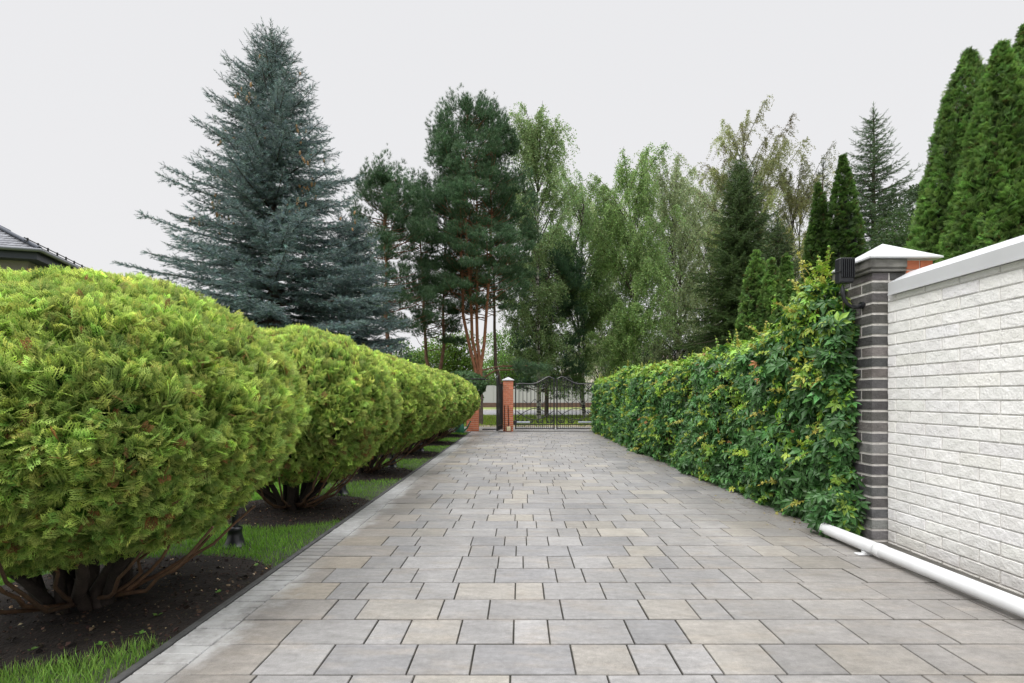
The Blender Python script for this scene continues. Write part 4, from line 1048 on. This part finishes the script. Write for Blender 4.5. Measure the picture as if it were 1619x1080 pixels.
leaf('drive_gate_leaf',-.15,1.22,'left leaf of the black wrought iron drive gate, hung on the orange brick pillar')
leaf('drive_gate_leaf',2.34,1.22,'right leaf of the black iron drive gate, partly hidden by the creeper hedge',mirror=True)
pg=leaf('walk_gate_leaf',-.54,.86,'open black iron walk gate seen almost edge on, beside the orange brick pillar',rz=R(-98.5),hinge_y=GY-.1,narrow=True)
pl=[];sx_=[]
obj('medallion',[lathe([(0,-.012),(.13,-.012),(.15,0),(.13,.012),(0,.012)],20)],M_iron,pg,smooth=True)
md=pg.children[-1];md.rotation_euler=(R(90),0,0);md.location=(.74,0,1.58)
# gate operators
def opener(x0,x1,lab):
    t=empty('gate_opener',(x0,GY-.12,.28),label=lab,cat='gate motor');L=x1-x0;s=1 if L>0 else -1
    obj('motor_housing',bxs(min(0,s*.10),max(0,s*.10),-.05,.05,-.08,.06,b=.012),M_black,t)
    obj('arm',bxs(min(s*.09,L),max(s*.09,L),-.03,.03,-.025,.03,b=.01),pmat('grey_opener',(.33,.36,.40),.4,ns=4,na=.05),t)
opener(-.20,.31,'grey linear gate motor low on the left gate leaf');opener(2.30,1.78,'grey linear gate motor low on the right gate leaf')
lt=empty('warning_lamp',(-.34,GY-.30,0),label='small cream box lamp standing on the paving at the foot of the orange pillar',cat='lamp')
obj('body',bxs(-.06,.06,-.05,.05,.03,.16,b=.012),pmat('cream_plastic',(.60,.53,.33),.5,ns=5,na=.08),lt)
obj('frame',bxs(-.09,.09,-.06,.06,.0,.028,b=.006)+bxs(-.085,-.064,-.02,.02,.028,.17,b=.004)+bxs(.064,.085,-.02,.02,.028,.17,b=.004),pmat('rust_frame',(.16,.07,.05),.7,ns=9,na=.3),lt)
cd=tube([(-.03,0,.0),(-.03,-.0,.8),(.04,0,.8),(.08,0,.8),(.09,0,.4),(.10,0,.05)],[.012]*6,6)
ct=empty('conduit',(-.44,GY-.175,0),label='thin black cable conduit bent over the front of the orange pillar',cat='conduit')
obj('conduit_tube',cd,M_black,ct)
# watering can left of the low pillar
wc=empty('watering_can',(-1.78,15.9,0),label='green watering can beside the low brick pillar behind the last thuja ball',cat='watering can')
gm=pmat('green_plastic',(.03,.16,.09),.4,ns=5,na=.1)
obj('body',[lathe([(0,0),(.14,0),(.145,.02),(.13,.22),(.09,.28),(.085,.30),(.07,.30)],20)],gm,wc,smooth=True)
obj('spout',tube([(.12,0,.05),(.22,0,.14),(.30,0,.30),(.33,0,.34)],[.03,.024,.018,.03],10),gm,wc,smooth=True)
obj('handle',tube([(-.10,0,.06),(-.20,0,.14),(-.19,0,.28),(-.05,0,.36),(.06,0,.30)],[.012]*5,8),gm,wc,smooth=True)
dm=empty('door_mat',(-.98,17.3,.004),label='dark grating lying in the walk gate opening',cat='grating')
obj('grating_frame',bxs(-.22,.22,-.2,.2,0,.018,b=.003),M_kerb,dm)
obj('slats',sum([bxs(-.2,.2,-.18+q*.045,-.16+q*.045,.0185,.026,b=.001) for q in range(9)],[]),M_iron,dm)

# far fence across the road: each panel bay between posts on a brown plinth
fe=empty('far_fence',(0,60,0),label='long pale panel fence on a brown plinth across the road',cat='fence')
fp=[]
for i in range(-12,14): fp+=bxs(i*3+.02,i*3+2.98,-.05,.05,.42,2.35,b=.01)
obj('panels',fp,M_fence,fe)
obj('plinth',[box(-36,42,-.14,.14,-.1,.42)],M_brown,fe)
for i in range(-12,15): obj('post',bxs(i*3-.06,i*3+.06,-.09,.09,.42,2.42,b=.01),M_fence,fe)
# cream house seen in scraps behind the birches
hs=empty('cream_house',(px(985,66),66,0),label='cream house glimpsed between the birch trunks beyond the far fence',cat='house')
obj('wall',[box(-7,7,0,9,-.1,5.6)],pmat('cream_render',(.62,.58,.50),.9,ns=2,na=.05),hs)
V=[(-7.6,-.6,5.6),(7.6,-.6,5.6),(7.6,9.6,5.6),(-7.6,9.6,5.6),(-3,4.5,8),(3,4.5,8)]
obj('roof',[(V,[(0,1,5,4),(2,3,4,5),(3,2,1,0)],(.10,.06,.05),0),(V,[(1,2,5),(3,0,4)],(.10,.06,.05),0)],M_slate,hs)
for i,xx in enumerate((-5,-2,1,4)):
    for zz in (1.0,3.6):
        wn=obj('window',bxs(xx-.05,xx+1.25,-.06,-.002,zz-.05,zz+1.45,b=.01),M_pvc,hs)
        obj('pane',[box(xx+.05,xx+1.15,-.065,-.055,zz+.05,zz+1.35)],pmat('dark_glass',(.03,.04,.05),.1),wn)

# ------------------------------------------------------------------ slate roofed house on the left
hc=np.array((-16.15,18.06));u=unit(np.array((-.30,.953)));v=unit(np.array((-.94,-.34)));v=v-u*(u@v);v/=np.linalg.norm(v)
hh=empty('slate_roofed_house',(hc[0],hc[1],0),label='house with a grey slate hip roof and navy fascia behind the nearest thuja ball',cat='house')
def HP(a,b_,z): q=u*a+v*b_;return (q[0],q[1],z)
LA,LB,ZE,RISE=9.0,7.0,6.0,.53;half=LB/2
def slab(a0,a1,b0,b1,z0,z1):
    V=[HP(a,b_,z) for a in (a0,a1) for b_ in (b0,b1) for z in (z0,z1)];return (V,[(0,1,3,2),(4,6,7,5),(0,4,5,1),(2,3,7,6),(0,2,6,4),(1,5,7,3)],None,0)
obj('wall',[slab(.55,LA-.55,.55,LB-.55,-.1,5.72)],M_stucco,hh)
obj('fascia',[slab(.12,LA-.12,.12,LB-.12,5.70,5.95)],M_navy,hh)
rp=[]
V=[HP(0,0,ZE),HP(LA,0,ZE),HP(LA,LB,ZE),HP(0,LB,ZE),HP(half,half,ZE+half*RISE),HP(LA-half,half,ZE+half*RISE)]
rp.append((V,[(0,1,5,4),(2,3,4,5),(3,2,1,0)],(.12,.125,.14),0));rp.append((V,[(1,2,5),(3,0,4)],(.12,.125,.14),0))
# slate courses: thin overlapping strips on the two visible slopes
for k in range(14):
    d0=k*.25;d1=d0+.25
    if d1>half: break
    for side in (0,1):
        n=34
        if side==0: A0,A1,B0,B1=(d0,LA-d0,d0,d0),0,0,0
        for i in range(n):
            if side==0:
                a0=d0+(LA-2*d0)*i/n;a1=d0+(LA-2*d0)*(i+1)/n
                q=[HP(a0,d0,ZE+d0*RISE+.022),HP(a1-.01,d0,ZE+d0*RISE+.022),HP(a1-.01,d1,ZE+d1*RISE+.006),HP(a0,d1,ZE+d1*RISE+.006)]
            else:
                b0=d0+(LB-2*d0)*i/n;b1=d0+(LB-2*d0)*(i+1)/n
                q=[HP(d0,b0,ZE+d0*RISE+.022),HP(d0,b1-.01,ZE+d0*RISE+.022),HP(d1,b1-.01,ZE+d1*RISE+.006),HP(d1,b0,ZE+d1*RISE+.006)]
            rp.append((q,[(0,1,2,3)],tuple(np.array((.15,.155,.175))*np.exp(rng.normal(0,.18))),0))
roof=obj('roof',rp,M_slate,hh)
rd=[]
rd+=tube([HP(-.02,-.02,ZE+.05),HP(half,half,ZE+half*RISE+.06)],[.07,.07],8)
rd+=tube([HP(half,half,ZE+half*RISE+.06),HP(LA-half,half,ZE+half*RISE+.06)],[.07,.07],8)
obj('ridge_cap',rd,M_navy,roof,smooth=True)
obj('gutter',tube([HP(-.06,LB,ZE-.02),HP(-.06,-.06,ZE-.02),HP(-.05,-.06,ZE-.02)],[.065]*3,8)+tube([HP(-.06,-.06,ZE-.02),HP(LA,-.06,ZE-.02)],[.065]*2,8),pmat('grey_gutter',(.16,.17,.19),.4,ns=4,na=.1),roof,smooth=True)
sg=tube([HP(.3,.55,ZE+.55*RISE+.16),HP(LA-.7,.55,ZE+.55*RISE+.16)],[.018]*2,6)+tube([HP(.3,.55,ZE+.55*RISE+.07),HP(LA-.7,.55,ZE+.55*RISE+.07)],[.018]*2,6)
for q in range(12): sg+=tube([HP(.5+q*.65,.55,ZE+.55*RISE),HP(.5+q*.65,.55,ZE+.55*RISE+.2)],[.03,.03],6)
obj('snow_guard',sg,M_iron,roof)
# dark far tree belt so that the horizon closes behind the fence
rng=np.random.default_rng(77)
m=26000;P=np.stack([rng.uniform(-95,110,m),rng.uniform(84,96,m),np.zeros(m)],1)
hb=5.0+1.6*N3(.12,91)(P)+1.0*N3(.5,92)(P);P[:,2]=hb*rng.random(m)**.8
obj('far_wood',[scatter(LEAF,P,frames(rnd(m),rnd(m)),rng.uniform(.5,1.1,m),vary((.06,.095,.045),m,.25))],M_birch,kind='stuff',label='distant green wood beyond the far fence',category='wood')
# dry leaf litter and clippings along the hedge foot
m=420;yy=rng.uniform(4.2,15,m);P=np.stack([hface(yy)-rng.exponential(.09,m)+.02,yy,np.full(m,.004)],1)
obj('leaf_litter',[scatter(LEAF,P,frames(rnd(m)*[1,1,.12],rnd(m)*.3+[0,0,1]),rng.uniform(.008,.03,m),vary((.20,.16,.06),m,.4))],M_grass,kind='stuff',label='dry leaf litter on the paving along the creeper hedge',category='litter')
